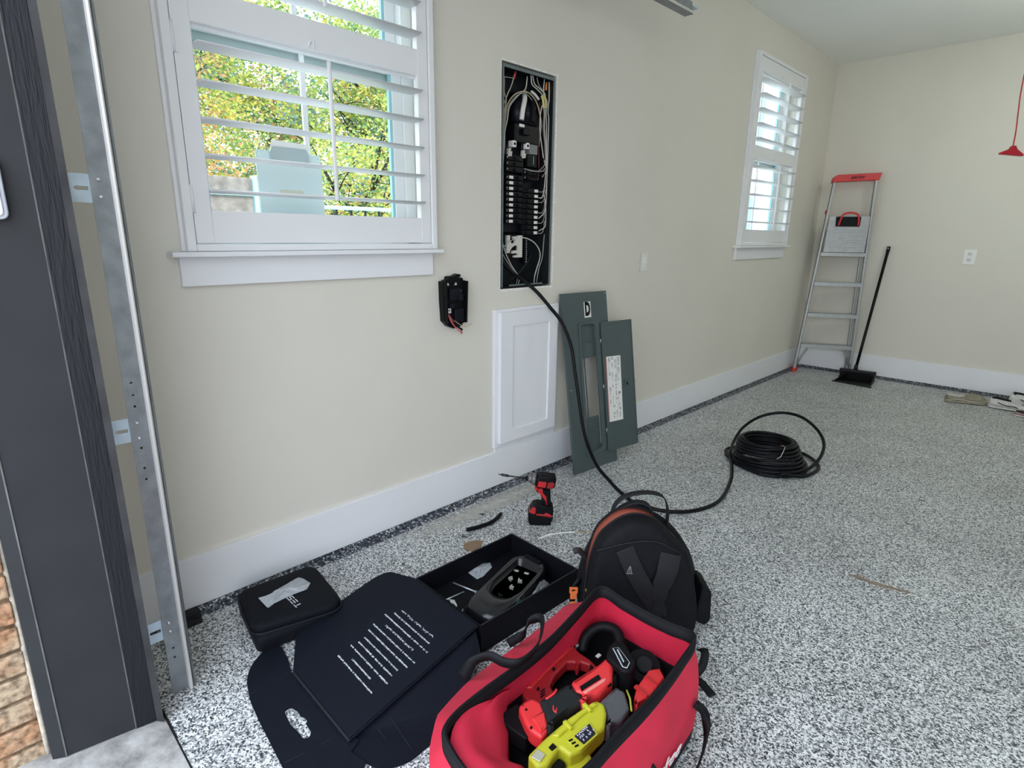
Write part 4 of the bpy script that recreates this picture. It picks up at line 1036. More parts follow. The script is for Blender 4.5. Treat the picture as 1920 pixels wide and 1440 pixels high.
mb = MB(); mb.prism(rpoly([(-0.062, 1.388), (0.134, 1.388), (0.137, 1.474), (-0.066, 1.474)], 0.008), 0.012, Matrix(((1,0,0,0.010), (0,0,-1,YL(1.43)-0.056), (0,1,0,0), (0,0,0,1))), bev=0.002); hp = mb.build('handle_plate', M_BLACK, ld)
mb = MB(); mb.tube(crv([(-0.030, YL(1.4)-0.070, 1.398), (-0.024, YL(1.4)-0.082, 1.44), (-0.012, YL(1.4)-0.088, 1.485), (0.015, YL(1.4)-0.088, 1.503), (0.050, YL(1.4)-0.088, 1.508), (0.090, YL(1.4)-0.088, 1.503), (0.115, YL(1.4)-0.088, 1.485), (0.125, YL(1.4)-0.082, 1.44), (0.128, YL(1.4)-0.070, 1.398)], 5), 0.009, 8); mb.build('carry_handle', M_LRED, hp)
mb = MB()
xa, xb = SX(1.8)-HW(1.8)-0.022, SX(1.8)+HW(1.8)+0.022
prof = rpoly([(xa, 1.770), (xa+0.030, 1.778), (xb-0.040, 1.790), (xb-0.004, 1.790), (xb+0.012, 1.852), (xa+0.035, 1.840), (xa+0.006, 1.815)], [0.004, 0.01, 0.01, 0.004, 0.006, 0.014, 0.01])
mb.prism(prof, 0.085, Matrix(((1,0,0,0), (0,0,-1,YL(1.8)+0.055), (0,1,0,0), (0,0,0,1))), bev=0.005)
cp = mb.build('top_cap', M_LRED, ld)
text('AIRSTEW', 0.034, M_BLACK, cp, Matrix(((1, 0, 0, SX(1.8)+0.010), (0, 0, -1, YL(1.8)-0.0312), (0.03, 1, 0, 1.813), (0, 0, 0, 1))), 'lettering', sx=0.80, shear=0.3, off=0.0006)
for s_ in (-1, 1):
    x = s_*(HW(1.5)+0.004)+SX(1.5); mb = MB(); mb.sphere((x, YL(1.5)+0.02, 1.515), 0.020, (0.8, 1.2, 1.3), 12); mb.cyl((x, YL(1.5)+0.02, 1.505), (x-s_*0.008, YL(1.5)+0.02, 1.455), 0.012, 0.007, 10); mb.build('release_knob', M_LRED, ld)
    mb = MB(); mb.tube([(s_*(HW(1.45)-0.004)+SX(1.45), YL(1.4)+0.035, 1.45), (s_*(HW(1.17)-0.012)+SX(1.17), YL(1.1)+0.035, 1.17)], 0.006, 6); mb.build('locking_link', mat('dark red link', (0.16, 0.02, 0.02), 0.4), ld)

# ================================================================== broom and dustpan
br = thing('broom', 'black long-handled broom leaning on the back wall beside the ladder', 'broom', (0.58, 6.03, 0.0))
mb = MB(); mb.tube([(0.583, 6.045, 0.085), (0.597, 6.085, 0.34), (0.649, 6.205, 1.205)], 0.0125, 12); mb.build('broom_handle', mat('black tube', (0.014, 0.015, 0.018), 0.35), br)
mb = MB(); mb.tube([(0.6465, 6.199, 1.165), (0.6495, 6.206, 1.216)], [0.0145, 0.0145], 12); f = mb.build('grip_cap', mat('dark grip', (0.03, 0.03, 0.033), 0.5), br)
mb = MB(); mb.cyl((0.649, 6.192, 1.200), (0.649, 6.188, 1.200), 0.006, n=12); mb.build('hang_hole', mat('grey ring', (0.35, 0.35, 0.36), 0.4), f)
Mb = Matrix.Translation((0.605, 6.040, 0.060)) @ Matrix.Rotation(R(9), 4, 'Z')
mb = MB(); mb.box(-0.150, 0.150, -0.022, 0.022, 0.0, 0.028, bev=0.008, M=Mb); mb.cyl(Mb @ Vector((-0.02, 0.0, 0.02)), Mb @ Vector((-0.02, 0.008, 0.075)), 0.020, 0.015, 12); mb.build('broom_head', mat('charcoal plastic', (0.045, 0.05, 0.055), 0.4), br)
mb = MB(); rnd = random.Random(2)
for i in range(34):
    for j in range(5):
        x = -0.135+0.27*i/33; y = -0.016+0.008*j
        mb.tube([Mb @ Vector((x, y, 0.001)), Mb @ Vector((x*1.06+rnd.uniform(-.003, .003), y*1.5+rnd.uniform(-.004, .004), -0.059))], 0.0032, 4, cap=False)
bo_ = mb.build('bristles', M_BLACK, br); bo_['kind'] = 'stuff'
dp = thing('dustpan', 'black dustpan on the floor in front of the broom', 'dustpan', (0.62, 5.86, 0.0))
Md = Matrix.Translation((0.640, 5.875, 0.0)) @ Matrix.Rotation(R(-4), 4, 'Z')
mb = MB()
mb.prism([(-0.150, -0.100), (0.155, -0.100), (0.110, 0.105), (-0.110, 0.105)], 0.006, Md, z0=0.001, bev=0.001)
mb.prism([(-0.120, 0.095), (0.120, 0.095), (0.115, 0.108), (-0.115, 0.108)], 0.065, Md, z0=0.001, bev=0.002)
for s_ in (-1, 1): mb.loft([[Md @ Vector(p) for p in ((s_*0.150, -0.098, 0.004), (s_*0.144, -0.098, 0.004), (s_*0.144, -0.098, 0.014), (s_*0.150, -0.098, 0.014))], [Md @ Vector(p) for p in ((s_*0.116, 0.105, 0.004), (s_*0.108, 0.105, 0.004), (s_*0.108, 0.105, 0.062), (s_*0.116, 0.105, 0.062))]], smooth=False)
mb.build('pan', mat('black pan plastic', (0.010, 0.010, 0.012), 0.45), dp)
mb = MB(); mb.box(-0.165, 0.165, -0.112, -0.098, 0.0005, 0.010, bev=0.003, M=Md); mb.build('pan_lip', mat('charcoal plastic', (0.045, 0.05, 0.055), 0.4), dp)

# ================================================================== shoes
def shoe(name, label, loc, rz, L, W, H, c_up, c_sole, lace=None, tilt=0.0, low=False, lining=(0.06, 0.055, 0.05)):
    t = thing(name, label, 'shoe', loc, (tilt, 0, rz))
    xs = [0.0, 0.04, 0.12, 0.25, 0.40, 0.55, 0.68, 0.80, 0.90, 0.97, 1.0]
    ws = [0.25, 0.55, 0.74, 0.80, 0.76, 0.82, 0.98, 1.0, 0.85, 0.52, 0.20]
    hs = [0.70, 0.92, 1.0, 0.96, 0.90, 0.80, 0.62, 0.50, 0.42, 0.34, 0.26] if not low else [0.45, 0.62, 0.62, 0.55, 0.62, 0.80, 0.84, 0.74, 0.58, 0.42, 0.28]
    def ring(x, w, z0, z1, n=16, pinch=0.75):
        out = []
        for k in range(n):
            a = 2*PI*k/n; yy = math.cos(a); zz = math.sin(a)
            sq = math.copysign(abs(zz)**0.7, zz); z = (z0+z1)/2+(z1-z0)/2*sq
            wk = w/2*(1-(1-pinch)*max(0, sq)); out.append((x*L-L/2, yy*wk, z))
        return out
    mb = MB(); mb.loft([ring(x, w*W*1.04, 0.0, 0.22*H+0.02*H*(x > .7), pinch=0.97) for x, w in zip(xs, ws)]); mb.build('sole', mat(name+' sole', c_sole, 0.7, noise=0.15, nscale=40), t)
    mu = mat(name+' upper', c_up, 0.75, noise=0.22, nscale=25, bump=0.3, bscale=120)
    mb = MB(); mb.loft([ring(x, w*W*0.95, 0.14*H, max(h, 0.3)*H, pinch=0.55) for x, w, h in zip(xs, ws, hs)]); up = mb.build('upper', mu, t)
    mb = MB(); mb.loft([ring(x, w*W*0.60, hh*H-0.010, hh*H+0.0035, pinch=0.9) for x, w, hh in ((0.06, .4, .90), (0.14, .78, 1.0), (0.28, .82, .955), (0.40, .72, .895), (0.50, .45, .83))] if not low else [ring(x, w*W*0.66, hh*H-0.012, hh*H+0.004, pinch=0.9) for x, w, hh in ((0.03, .45, .62), (0.14, .80, .62), (0.30, .86, .565), (0.42, .70, .64))]); mb.build('lining', mat(name+' lining', lining, 0.8), t)
    if lace:
        mb = MB()
        for q in range(5):
            x = 0.50+0.05*q; z = H*(0.86-0.06*q-0.02); mb.tube(crv([(x*L-L/2, -W*0.20, z-0.006), (x*L-L/2+0.004, 0, z+0.009), (x*L-L/2, W*0.20, z-0.006)], 4), 0.0035, 6)
        mb.build('laces', mat('laces '+name, lace, 0.8), t)
        mb = MB(); mb.tube(crv([(-L*0.30, -W*0.36, H*0.62), (-L*0.1, -W*0.40, H*0.42), (L*0.08, -W*0.43, H*0.44), (L*0.2, -W*0.40, H*0.30)], 5), 0.004, 6); mb.build('side_stripe', mat('stripe '+name, (0.06, 0.07, 0.07), 0.6), t)
    return t
cg = shoe('clog', 'worn tan slip-on shoe nearest the ladder', (1.462, 5.800, 0.0), R(24), 0.285, 0.120, 0.100, (0.24, 0.22, 0.16), (0.34, 0.31, 0.24), low=True, lining=(0.52, 0.50, 0.46))
mb = MB(); mb.tube(crv([(-0.135, -0.035, 0.022), (-0.06, -0.052, 0.034), (0.03, -0.060, 0.026), (0.11, -0.050, 0.030), (0.140, -0.015, 0.034)], 6), 0.003, 6); mb.build('welt', mat('pale welt', (0.55, 0.50, 0.40), 0.7), cg)
shoe('sneaker', 'off-white sneaker lying right of the tan slip-on', (1.738, 5.800, 0.002), R(4), 0.27, 0.105, 0.085, (0.55, 0.54, 0.52), (0.60, 0.59, 0.56), lace=(0.70, 0.70, 0.68), lining=(0.02, 0.02, 0.02))
shoe('sneaker', 'pale sneaker behind the other one at the right edge', (1.825, 5.965, 0.0), R(38), 0.27, 0.105, 0.125, (0.52, 0.50, 0.46), (0.62, 0.61, 0.58), lace=(0.70, 0.70, 0.68), lining=(0.02, 0.02, 0.02))
shoe('low_shoe', 'dusty pink low shoe at the right edge of the picture', (1.905, 5.660, 0.0), R(4), 0.26, 0.095, 0.060, (0.30, 0.19, 0.19), (0.62, 0.56, 0.56), low=True)

# ================================================================== soft case with a small plastic bag
M_CASE = mat('black case fabric', (0.010, 0.013, 0.020), 0.75, noise=0.15, nscale=90, bump=0.3, bscale=400)
cs = thing('carrying_case', 'black soft fabric case with rounded corners on the floor by the baseboard', 'case', (0.27, 0.69, 0.0))
def inset(poly, d):
    cx = sum(p[0] for p in poly)/len(poly); cy = sum(p[1] for p in poly)/len(poly)
    return [(p[0]+(cx-p[0])*d/max(1e-6, math.hypot(p[0]-cx, p[1]-cy)), p[1]+(cy-p[1])*d/max(1e-6, math.hypot(p[0]-cx, p[1]-cy))) for p in poly]
top = rpoly([(0.125, 0.578), (0.142, 0.842), (0.424, 0.808), (0.352, 0.540)], [0.035, 0.05, 0.06, 0.035], 6)
bot = rpoly([(0.100, 0.578), (0.128, 0.852), (0.412, 0.818), (0.378, 0.536)], [0.035, 0.05, 0.05, 0.03], 6)
mb = MB()
mb.loft([[(x, y, 0.0005) for x, y in inset(bot, 0.012)], [(x, y, 0.008) for x, y in bot], [(x, y, 0.045) for x, y in inset(bot, -0.004)], [(x, y, 0.060) for x, y in inset(bot, -0.002)]])
mb.build('lower_shell', M_CASE, cs)
mb = MB()
mb.loft([[(x, y, 0.0605) for x, y in inset(top, -0.006)], [(x, y, 0.080) for x, y in inset(top, -0.002)], [(x, y, 0.0865) for x, y in inset(top, 0.004)], [(x, y, 0.0885) for x, y in inset(top, 0.016)], [(x, y, 0.0895) for x, y in inset(top, 0.06)]])
mb.build('lid', M_CASE, cs)
mb = MB(); mb.tube([(x, y, 0.0605) for x, y in inset(top, -0.0075)], 0.0032, 6, closed=True); mb.build('zipper', mat('zipper black', (0.03, 0.034, 0.045), 0.4), cs)
M_PRINT = mat('silver print', (0.55, 0.58, 0.62), 0.35)
# lettering T E S L A down the lid, built of bars
Mt = frame((0.290, 0.687, 0.0899), (-1, 0.0, 0), (0.10, -1, 0))
def strokes(mbx, segs, ox, s):
    for a, b, c, d in segs: mbx.box(ox+a*s, ox+c*s, b*s, d*s, 0, 0.0006, M=Mt)
mb = MB(); s = 0.020
strokes(mb, [(-.5, .35, .5, .5), (-.1, -.5, .1, .2)], -0.052, s)
strokes(mb, [(-.5, .35, .5, .5), (-.5, -.08, .5, .08), (-.5, -.5, .5, -.35)], -0.026, s)
strokes(mb, [(-.5, .35, .5, .5), (-.5, 0, -.34, .35), (-.5, -.08, .5, .08), (.34, -.35, .5, 0), (-.5, -.5, .5, -.35)], 0.0, s)
strokes(mb, [(-.5, -.5, -.34, .5), (-.5, -.5, .5, -.35)], 0.026, s)
strokes(mb, [(-.5, .35, .5, .5), (-.5, -.08, .5, .08), (-.5, -.5, -.34, .08), (.34, -.5, .5, .08)], 0.052, s)
mb.build('lettering', M_PRINT, cs)
M_PLAS = bpy.data.materials.new('clear crumpled plastic'); M_PLAS.use_nodes = True
_b = M_PLAS.node_tree.nodes['Principled BSDF']; _b.inputs['Base Color'].default_value = (0.62, 0.66, 0.70, 1); _b.inputs['Alpha'].default_value = 0.42; _b.inputs['Roughness'].default_value = 0.25
def crumple(poly, z, amp, seed, name, m, dome=0.012):
    rnd = random.Random(seed); cx = sum(p[0] for p in poly)/len(poly); cy = sum(p[1] for p in poly)/len(poly)
    poly = [tuple(Vector(poly[i]).lerp(Vector(poly[(i+1) % len(poly)]), t)) for i in range(len(poly)) for t in (0, .33, .66)]
    rings = []
    for k, f in enumerate((1.0, 0.85, 0.6, 0.35, 0.1)):
        rings.append([(cx+(x-cx)*f, cy+(y-cy)*f, z+dome*(1-f*f)+(rnd.uniform(-amp, amp) if k else rnd.uniform(0, amp*.5))) for x, y in poly])
    mb = MB(); mb.loft(rings, cap0=False, smooth=False)
    mb.loft([[(x, y, z) for x, y in poly], [(cx, cy, z)]*0 or [(cx+(x-cx)*.1, cy+(y-cy)*.1, z+0.0008) for x, y in poly]], cap0=False, smooth=False)
    return mb
pb = thing('plastic_bag', 'small clear plastic bag with a screw lying on the black fabric case', 'bag', (0.25, 0.69, 0.0905))
mb = crumple([(0.221, 0.611), (0.231, 0.640), (0.216, 0.662), (0.195, 0.760), (0.214, 0.769), (0.257, 0.774), (0.283, 0.749), (0.278, 0.702), (0.282, 0.636), (0.293, 0.611)], 0.0908, 0.003, 4, 'bag_film', M_PLAS)
mb.build('bag_film', M_PLAS, pb)
mb = MB(); mb.prism([(0.221, 0.608), (0.291, 0.608), (0.283, 0.640), (0.229, 0.640)], 0.0012, z0=0.0935); mb.build('sealed_strip', mat('milky strip', (0.40, 0.43, 0.46), 0.35), pb)
mb = MB(); mb.cyl((0.243, 0.694, 0.094), (0.262, 0.684, 0.094), 0.0016, n=8); mb.cyl((0.241, 0.695, 0.094), (0.244, 0.6935, 0.094), 0.004, n=10); mb.build('screw', M_BOLT, pb)

# ================================================================== open presentation box with its lid
M_CARD = mat('matt black card', (0.014, 0.018, 0.032), 0.6, spec=0.4, noise=0.06, nscale=30)
M_CARDD = mat('matt black card inside', (0.0075, 0.008, 0.014), 0.6)
M_CARDE = mat('card edge', (0.05, 0.052, 0.062), 0.5)
bx = thing('product_box', 'open flat black cardboard box with its printed lid folded out', 'box', (0.68, 1.10, 0.0))
Mx = Matrix.Translation((0.503, 1.046, 0.0)) @ Matrix.Rotation(R(-1.6), 4, 'Z')
W_, L_, H_ = 0.352, 0.468, 0.102
mb = MB()
mb.box(0, W_, 0, L_, 0.0008, 0.004, M=Mx)
for a, b, c, d in ((0, 0.006, 0, L_), (W_-0.006, W_, 0, L_), (0.006, W_-0.006, 0, 0.005), (0.006, W_-0.006, L_-0.006, L_)): mb.box(a, b, c, d, 0.004, H_, M=Mx, bev=0.001)
mb.build('tray', M_CARDD, bx)
mb = MB(); 
for a, b, c, d in ((0.0005, 0.0055, 0.006, L_-0.004), (W_-0.0055, W_-0.0005, 0.006, L_-0.004), (0.004, W_-0.004, L_-0.0055, L_-0.0005)): mb.box(a, b, c, d, H_, H_+0.0012, M=Mx)
mb.build('rim_edge', M_CARDE, bx)
mb = MB(); mb.box(0.008, W_*0.52, 0.008, L_-0.008, 0.006, 0.028, M=Mx); mb.build('insert_tray', M_CARDD, bx)
mb = MB()
for i in range(5): mb.box(W_+0.0002, W_+0.0006, 0.155+0.016*i, 0.162+0.016*i, 0.068, 0.071, M=Mx)
mb.build('side_lettering', M_CARDE, bx)
# lid, sloping from the rim down to the floor
A_ = Vector((1, -0.04, 0)).normalized(); B_ = Vector((0, -0.45, -0.088)); B_ = (B_-A_*A_.dot(B_)).normalized()
Ml = frame((0.50, 1.0455, 0.101), A_, B_)
# frame(): z = x cross y points down here, so build with negative thickness
lid_poly = rpoly([(0.003, 0.002), (0.350, 0.0), (0.384, 0.470), (0.050, 0.477), (-0.100, 0.400), (-0.122, 0.083), (-0.104, 0.040), (-0.068, 0.028)], [0, 0.004, 0.003, 0.0, 0.035, 0.03, 0.02, 0.03], 5)
mb = MB(); mb.prism(lid_poly, 0.0022, Ml, z0=-0.0022); lid = mb.build('box_lid', M_CARD, bx)
mb = MB(); mb.prism([(0.040, 0.012), (0.345, 0.010), (0.3775, 0.464), (0.0575, 0.470)], 0.0022, Ml, z0=-0.0048, bev=0.0006); mb.build('lid_panel', M_CARD, lid)
mb = MB(); mb.prism([(0.0535, 0.4735), (0.384, 0.466), (0.3855, 0.4715), (0.054, 0.4785)], 0.004, Ml, z0=-0.0050); mb.build('lid_edge', M_CARDE, lid)
# printed lines: small marks in rows
rnd = random.Random(21)
rows_ = [(0.1016, 0.2748, 0.1215, 0.5), (0.0909, 0.2873, 0.1441, .8), (0.0666, 0.3139, 0.1675, .8), (0.1154, 0.270, 0.1915, .35), (0.0767, 0.3136, 0.2154, .85), (0.0827, 0.3094, 0.2385, .85), (0.1047, 0.2944, 0.2633, .6), (0.1059, 0.3002, 0.2849, .85), (0.0988, 0.3097, 0.308, .85), (0.1508, 0.2565, 0.3322, .6), (0.1035, 0.3078, 0.3544, .9)]
for a, b, t_, dens in rows_:
    mb = MB(); x = a
    while x < b:
        w = rnd.uniform(0.0012, 0.0028)
        if rnd.random() < 0.90:
            h0 = rnd.choice((-0.0017, -0.0017, -0.0026)); h1 = rnd.choice((0.0017, 0.0017, 0.0030)) if dens > .5 else rnd.uniform(0.0, 0.0035)
            yy = t_+(0 if dens > .5 else rnd.uniform(-.002, .002))
            mb.box(x, x+w, yy+h0, yy+h1, -0.0053, -0.0049, M=Ml)
        x += w+rnd.choice((0.0007, 0.0007, 0.0007, 0.0022))
    mb.build('printed_line', M_PRINT, lid)
# side flap lower right and end flap with the hand hole

def flap(poly, z0fn, name, parent, th=0.002, holes=None):
    mb = MB(); mb.prism(poly, th, holes=holes)
    for v in mb.bm.verts: v.co.z += z0fn(v.co.x, v.co.y)
    return mb.build(name, M_CARD, parent)
rf = rpoly([(0.845, 1.024), (0.905, 0.990), (0.985, 0.825), (1.008, 0.790), (1.016, 0.640), (0.984, 0.585), (0.892, 0.556), (0.845, 0.590)], [0, 0.01, 0.02, 0.03, 0.05, 0.03, 0.01, 0], 5)
def rz(x, y):
    s_ = 0.088*max(0, (y-0.58))/0.46
    t = min(1, max(0, (x-0.86)/0.15)); return max(0.001, s_*(1-t)+0.001)
o1 = flap(rf, rz, 'side_flap', lid)
ef = rpoly([(0.540, 0.600), (0.524, 0.575), (0.470, 0.590), (0.398, 0.602), (0.368, 0.592), (0.372, 0.555), (0.400, 0.505), (0.455, 0.468), (0.540, 0.446), (0.620, 0.436), (0.800, 0.420), (0.955, 0.400), (0.985, 0.430), (0.962, 0.545), (0.945, 0.572), (0.890, 0.560), (0.878, 0.590)], [0, 0, 0.01, 0.01, 0.02, 0.03, 0.03, 0.03, 0.02, 0.02, 0.01, 0.03, 0.03, 0.02, 0.01, 0, 0], 4)
hh = rpoly([(0.644, 0.498), (0.643, 0.516), (0.672, 0.524), (0.694, 0.521), (0.702, 0.527), (0.720, 0.527), (0.726, 0.520), (0.760, 0.518), (0.772, 0.508), (0.766, 0.494), (0.735, 0.494), (0.700, 0.490), (0.670, 0.494)], 0.006, 3)
o2 = flap(ef, lambda x, y: 0.001+0.006*max(0, (y-0.5))/0.1, 'end_flap', lid, holes=[hh])
for a, b in (((0.518, 0.457), (0.522, 0.572)), ((0.800, 0.428), (0.822, 0.556))):
    mb = MB(); pts = []
    for i in range(9):
        t = i/8; x = a[0]+(b[0]-a[0])*t; y = a[1]+(b[1]-a[1])*t; pts.append((x, y, 0.0032+0.006*max(0, (y-0.5))/0.1))
    mb.tube(pts, 0.0008, 4); mb.build('crease', M_CARDE, o2)
for a, b in (((0.882, 0.684), (0.996, 0.674)), ((0.882, 0.644), (0.921, 0.642))):
    mb = MB(); pts = []
    for i in range(9):
        t = i/8; x = a[0]+(b[0]-a[0])*t; y = a[1]+(b[1]-a[1])*t; pts.append((x, y, rz(x, y)+0.0024))
    mb.tube(pts, 0.0008, 4); mb.build('crease', M_CARDE, o1)

# contents of the box
M_COV = mat('satin black cover', (0.016, 0.018, 0.024), 0.25, spec=1.8)
wc = thing('charger_cover', 'glossy black charger cover shell lying in the open cardboard box', 'cover', (0.74, 1.30, 0.030))
outl = rpoly([(0.690, 1.100), (0.812, 1.108), (0.830, 1.195), (0.760, 1.450), (0.720, 1.497), (0.610, 1.484), (0.604, 1.410), (0.664, 1.215)], [0.03, 0.04, 0.05, 0.04, 0.02, 0.02, 0.04, 0.05], 5)
inn = rpoly([(0.692, 1.228), (0.735, 1.202), (0.784, 1.225), (0.786, 1.290), (0.738, 1.450), (0.630, 1.436), (0.668, 1.270)], [0.02, 0.03, 0.03, 0.02, 0.01, 0.01, 0.02], 5)
n_ = max(len(outl), len(inn))
def resample(poly, n, start):
    P = [Vector(p) for p in poly]; i0 = min(range(len(P)), key=lambda i: (P[i]-Vector(start)).length); P = P[i0:]+P[:i0]
    d = [0]
    for i in range(len(P)): d.append(d[-1]+(P[(i+1) % len(P)]-P[i]).length)
    out = []
    for k in range(n):
        s_ = d[-1]*k/n; j = max(i for i in range(len(P)) if d[i] <= s_+1e-9); t = (s_-d[j])/max(1e-9, d[j+1]-d[j]); q = P[j].lerp(P[(j+1) % len(P)], t); out.append((q.x, q.y))
    return out
o_ = resample(outl, 60, (0.76, 1.118)); i_ = resample(inn, 60, (0.735, 1.205))
mid = [((a[0]*.6+b[0]*.4), (a[1]*.6+b[1]*.4)) for a, b in zip(o_, i_)]
mb = MB(); mb.loft([[(x, y, 0.030) for x, y in o_], [(x, y, 0.050) for x, y in o_], [(x, y, 0.066) for x, y in [((a[0]*.85+b[0]*.15), (a[1]*.85+b[1]*.15)) for a, b in zip(o_, i_)]], [(x, y, 0.074) for x, y in mid], [(x, y, 0.074) for x, y in [((a[0]*.2+b[0]*.8), (a[1]*.2+b[1]*.8)) for a, b in zip(o_, i_)]], [(x, y, 0.070) for x, y in i_], [(x, y, 0.042) for x, y in i_]], cap0=False)
mb.build('cover_shell', M_COV, wc)
mb = MB(); mb.prism(inset(i_, 0.001), 0.003, z0=0.039); mb.build('inner_plate', mat('inner black', (0.012, 0.013, 0.015), 0.35), wc)
M_CLIP = mat('bare metal clip', (0.55, 0.56, 0.54), 0.3, 0.6)
for k, (x, y, a) in enumerate(((0.655, 1.400, 20), (0.694, 1.415, 20), (0.682, 1.345, -10), (0.714, 1.360, 30), (0.722, 1.310, 10), (0.728, 1.245, 40))):
    mb = MB(); M_ = Matrix.Translation((x, y, 0.042)) @ Matrix.Rotation(R(a), 4, 'Z')
    if k < 2: mb.box(-0.009, 0.009, -0.005, 0.005, 0, 0.004, M=M_, bev=0.001)
    else:
        mb.prism([(-0.008, -0.008), (0.008, -0.008), (0.008, -0.004), (-0.004, -0.004), (-0.004, 0.008), (-0.008, 0.008)], 0.010, M_); mb.cyl(M_ @ Vector((0.002, 0.002, 0)), M_ @ Vector((0.002, 0.002, 0.008)), 0.003, n=10)
    mb.build('metal_clip', M_CLIP if k < 5 else M_BRK, wc)
mb = MB()
for i in range(6): mb.box(0.640+0.013*i, 0.650+0.013*i, 1.455, 1.475, 0.066, 0.080, bev=0.002)
mb.build('latch_ribs', M_BRK, wc)
M_ROD = mat('steel rod', (0.50, 0.55, 0.58), 0.3, 0.7)
mb = MB(); mb.cyl((0.535, 1.189, 0.0325), (0.634, 1.211, 0.0325), 0.0030, n=10); mb.cyl((0.634, 1.2107, 0.0325), (0.6385, 1.2117, 0.0325), 0.006, n=10); b1 = mb.build('bolt', M_ROD); tag(b1, 'long steel bolt with a head lying in the cardboard box', 'bolt')
mb = MB(); mb.cyl((0.594, 1.098, 0.0315), (0.604, 1.182, 0.0315), 0.0026, n=8); b2 = mb.build('rod', M_ROD); tag(b2, 'thin straight metal rod beside the arrow piece in the cardboard box', 'rod')
mb = MB(); mb.prism([(0.598, 1.114), (0.617, 1.1265), (0.648, 1.1135), (0.651, 1.107), (0.628, 1.112), (0.619, 1.1045), (0.611, 1.114)], 0.004, z0=0.0285, bev=0.0008); b3 = mb.build('bracket', mat('pale bracket', (0.62, 0.64, 0.62), 0.4, 0.2)); tag(b3, 'small pale arrow-shaped bracket in the cardboard box near the lid', 'bracket')
mb = MB(); mb.tube(crv([(0.680, 1.112, 0.034), (0.700, 1.092, 0.034), (0.740, 1.085, 0.034), (0.785, 1.090, 0.034), (0.815, 1.100, 0.034)], 6), 0.0026, 8)
b4 = mb.build('curved_rod', mat('grey cover strip', (0.28, 0.31, 0.35), 0.3, 0.3)); tag(b4, 'grey curved metal strip along the front end of the charger cover', 'strip')
sb = thing('screw_packet', 'crumpled clear packet of screws lying in the cardboard box', 'packet', (0.54, 1.32, 0.0285))
crumple([(0.520, 1.275), (0.507, 1.362), (0.530, 1.380), (0.555, 1.366), (0.578, 1.300), (0.575, 1.270)], 0.0288, 0.003, 9, 'packet_film', M_PLAS, 0.010).build('packet_film', M_PLAS, sb)
for a, b, m in (((0.530, 1.300), (0.560, 1.285), M_ROD), ((0.540, 1.320), (0.545, 1.355), M_ROD), ((0.525, 1.330), (0.55, 1.31), mat('pinkish tag', (0.45, 0.20, 0.2), 0.5))):
    mb = MB(); mb.cyl((a[0], a[1], 0.033), (b[0], b[1], 0.034), 0.002, n=8); mb.build('screw', m, sb)
gb = thing('parts_bag', 'crumpled grey and green plastic bag squeezed in the right end of the cardboard box', 'bag', (0.81, 1.36, 0.0045))
crumple([(0.812, 1.290), (0.800, 1.340), (0.780, 1.430), (0.835, 1.440), (0.844, 1.350), (0.840, 1.290)], 0.0065, 0.010, 12, 'grey_film', M_PLAS, 0.085).build('grey_film', mat('grey film', (0.20, 0.21, 0.21), 0.35), gb)
crumple([(0.822, 1.190), (0.812, 1.230), (0.806, 1.278), (0.840, 1.282), (0.846, 1.200)], 0.0065, 0.008, 13, 'green_film', M_PLAS, 0.075).build('green_film', mat('green film', (0.035, 0.11, 0.085), 0.35), gb)

# ================================================================== small things on the floor
mb = MB(); mb.tube(crv([(0.238, 1.511, 0.0095), (0.258, 1.575, 0.0095), (0.262, 1.650, 0.0095), (0.236, 1.724, 0.0095)], 8), 0.0090, 12)
tag(mb.build('hose_piece', mat('black rubber', (0.010, 0.011, 0.013), 0.45)), 'short bent piece of black cable lying between the drill and baseboard', 'cable offcut')
wv = thing('white_wire', 'thin white wire lying on the floor between drill and backpack', 'wire', (0.53, 1.78, 0.0))
mb = MB(); mb.tube(crv([(0.505, 1.690, 0.003), (0.513, 1.745, 0.003), (0.540, 1.800, 0.003), (0.580, 1.850, 0.003)], 8), 0.0032, 8); mb.build('wire_jacket', mat('white jacket', (0.90, 0.90, 0.86), 0.4), wv)
mb = MB(); mb.tube(crv([(0.580, 1.850, 0.003), (0.612, 1.888, 0.003), (0.625, 1.905, 0.004)], 6), 0.0017, 8); mb.build('bare_end', mat('orange core', (0.55, 0.36, 0.18), 0.5), wv)
M_KRAFT = mat('brown cardboard', (0.24, 0.155, 0.095), 0.85, noise=0.1, nscale=60)
mb = MB(); mb.prism([(0.342, 1.402), (0.308, 1.436), (0.322, 1.480), (0.350, 1.508), (0.378, 1.470), (0.382, 1.418)], 0.0025, z0=0.0008); tag(mb.build('cardboard_scrap', M_KRAFT), 'torn scrap of brown cardboard on the floor against the box', 'scrap')
mb = MB(); mb.prism([(1.535, 2.362), (1.560, 2.386), (1.600, 2.380), (1.640, 2.388), (1.700, 2.398), (1.742, 2.408), (1.735, 2.392), (1.665, 2.372), (1.615, 2.360), (1.570, 2.366)], 0.0012, z0=0.0008); tag(mb.build('paper_scrap', mat('tan paper', (0.26, 0.20, 0.145), 0.8, noise=0.3, nscale=50)), 'thin tan strip of torn paper lying alone on the open floor', 'scrap')
for k, (x, y, lab) in enumerate(((0.268, 1.468, 'tiny black wire clipping on the floor near the cardboard scrap'), (0.168, 1.665, 'tiny black wire clipping on the floor nearest the baseboard'))):
    mb = MB(); mb.tube(crv([(x-0.012, y-0.004, 0.002), (x, y+0.004, 0.004), (x+0.006, y+0.012, 0.002)], 5), 0.0018, 6); mb.tube(crv([(x, y+0.004, 0.003), (x+0.012, y-0.006, 0.002)], 4), 0.0014, 6)
    tag(mb.build('wire_clipping', M_BLACK), lab, 'clipping')
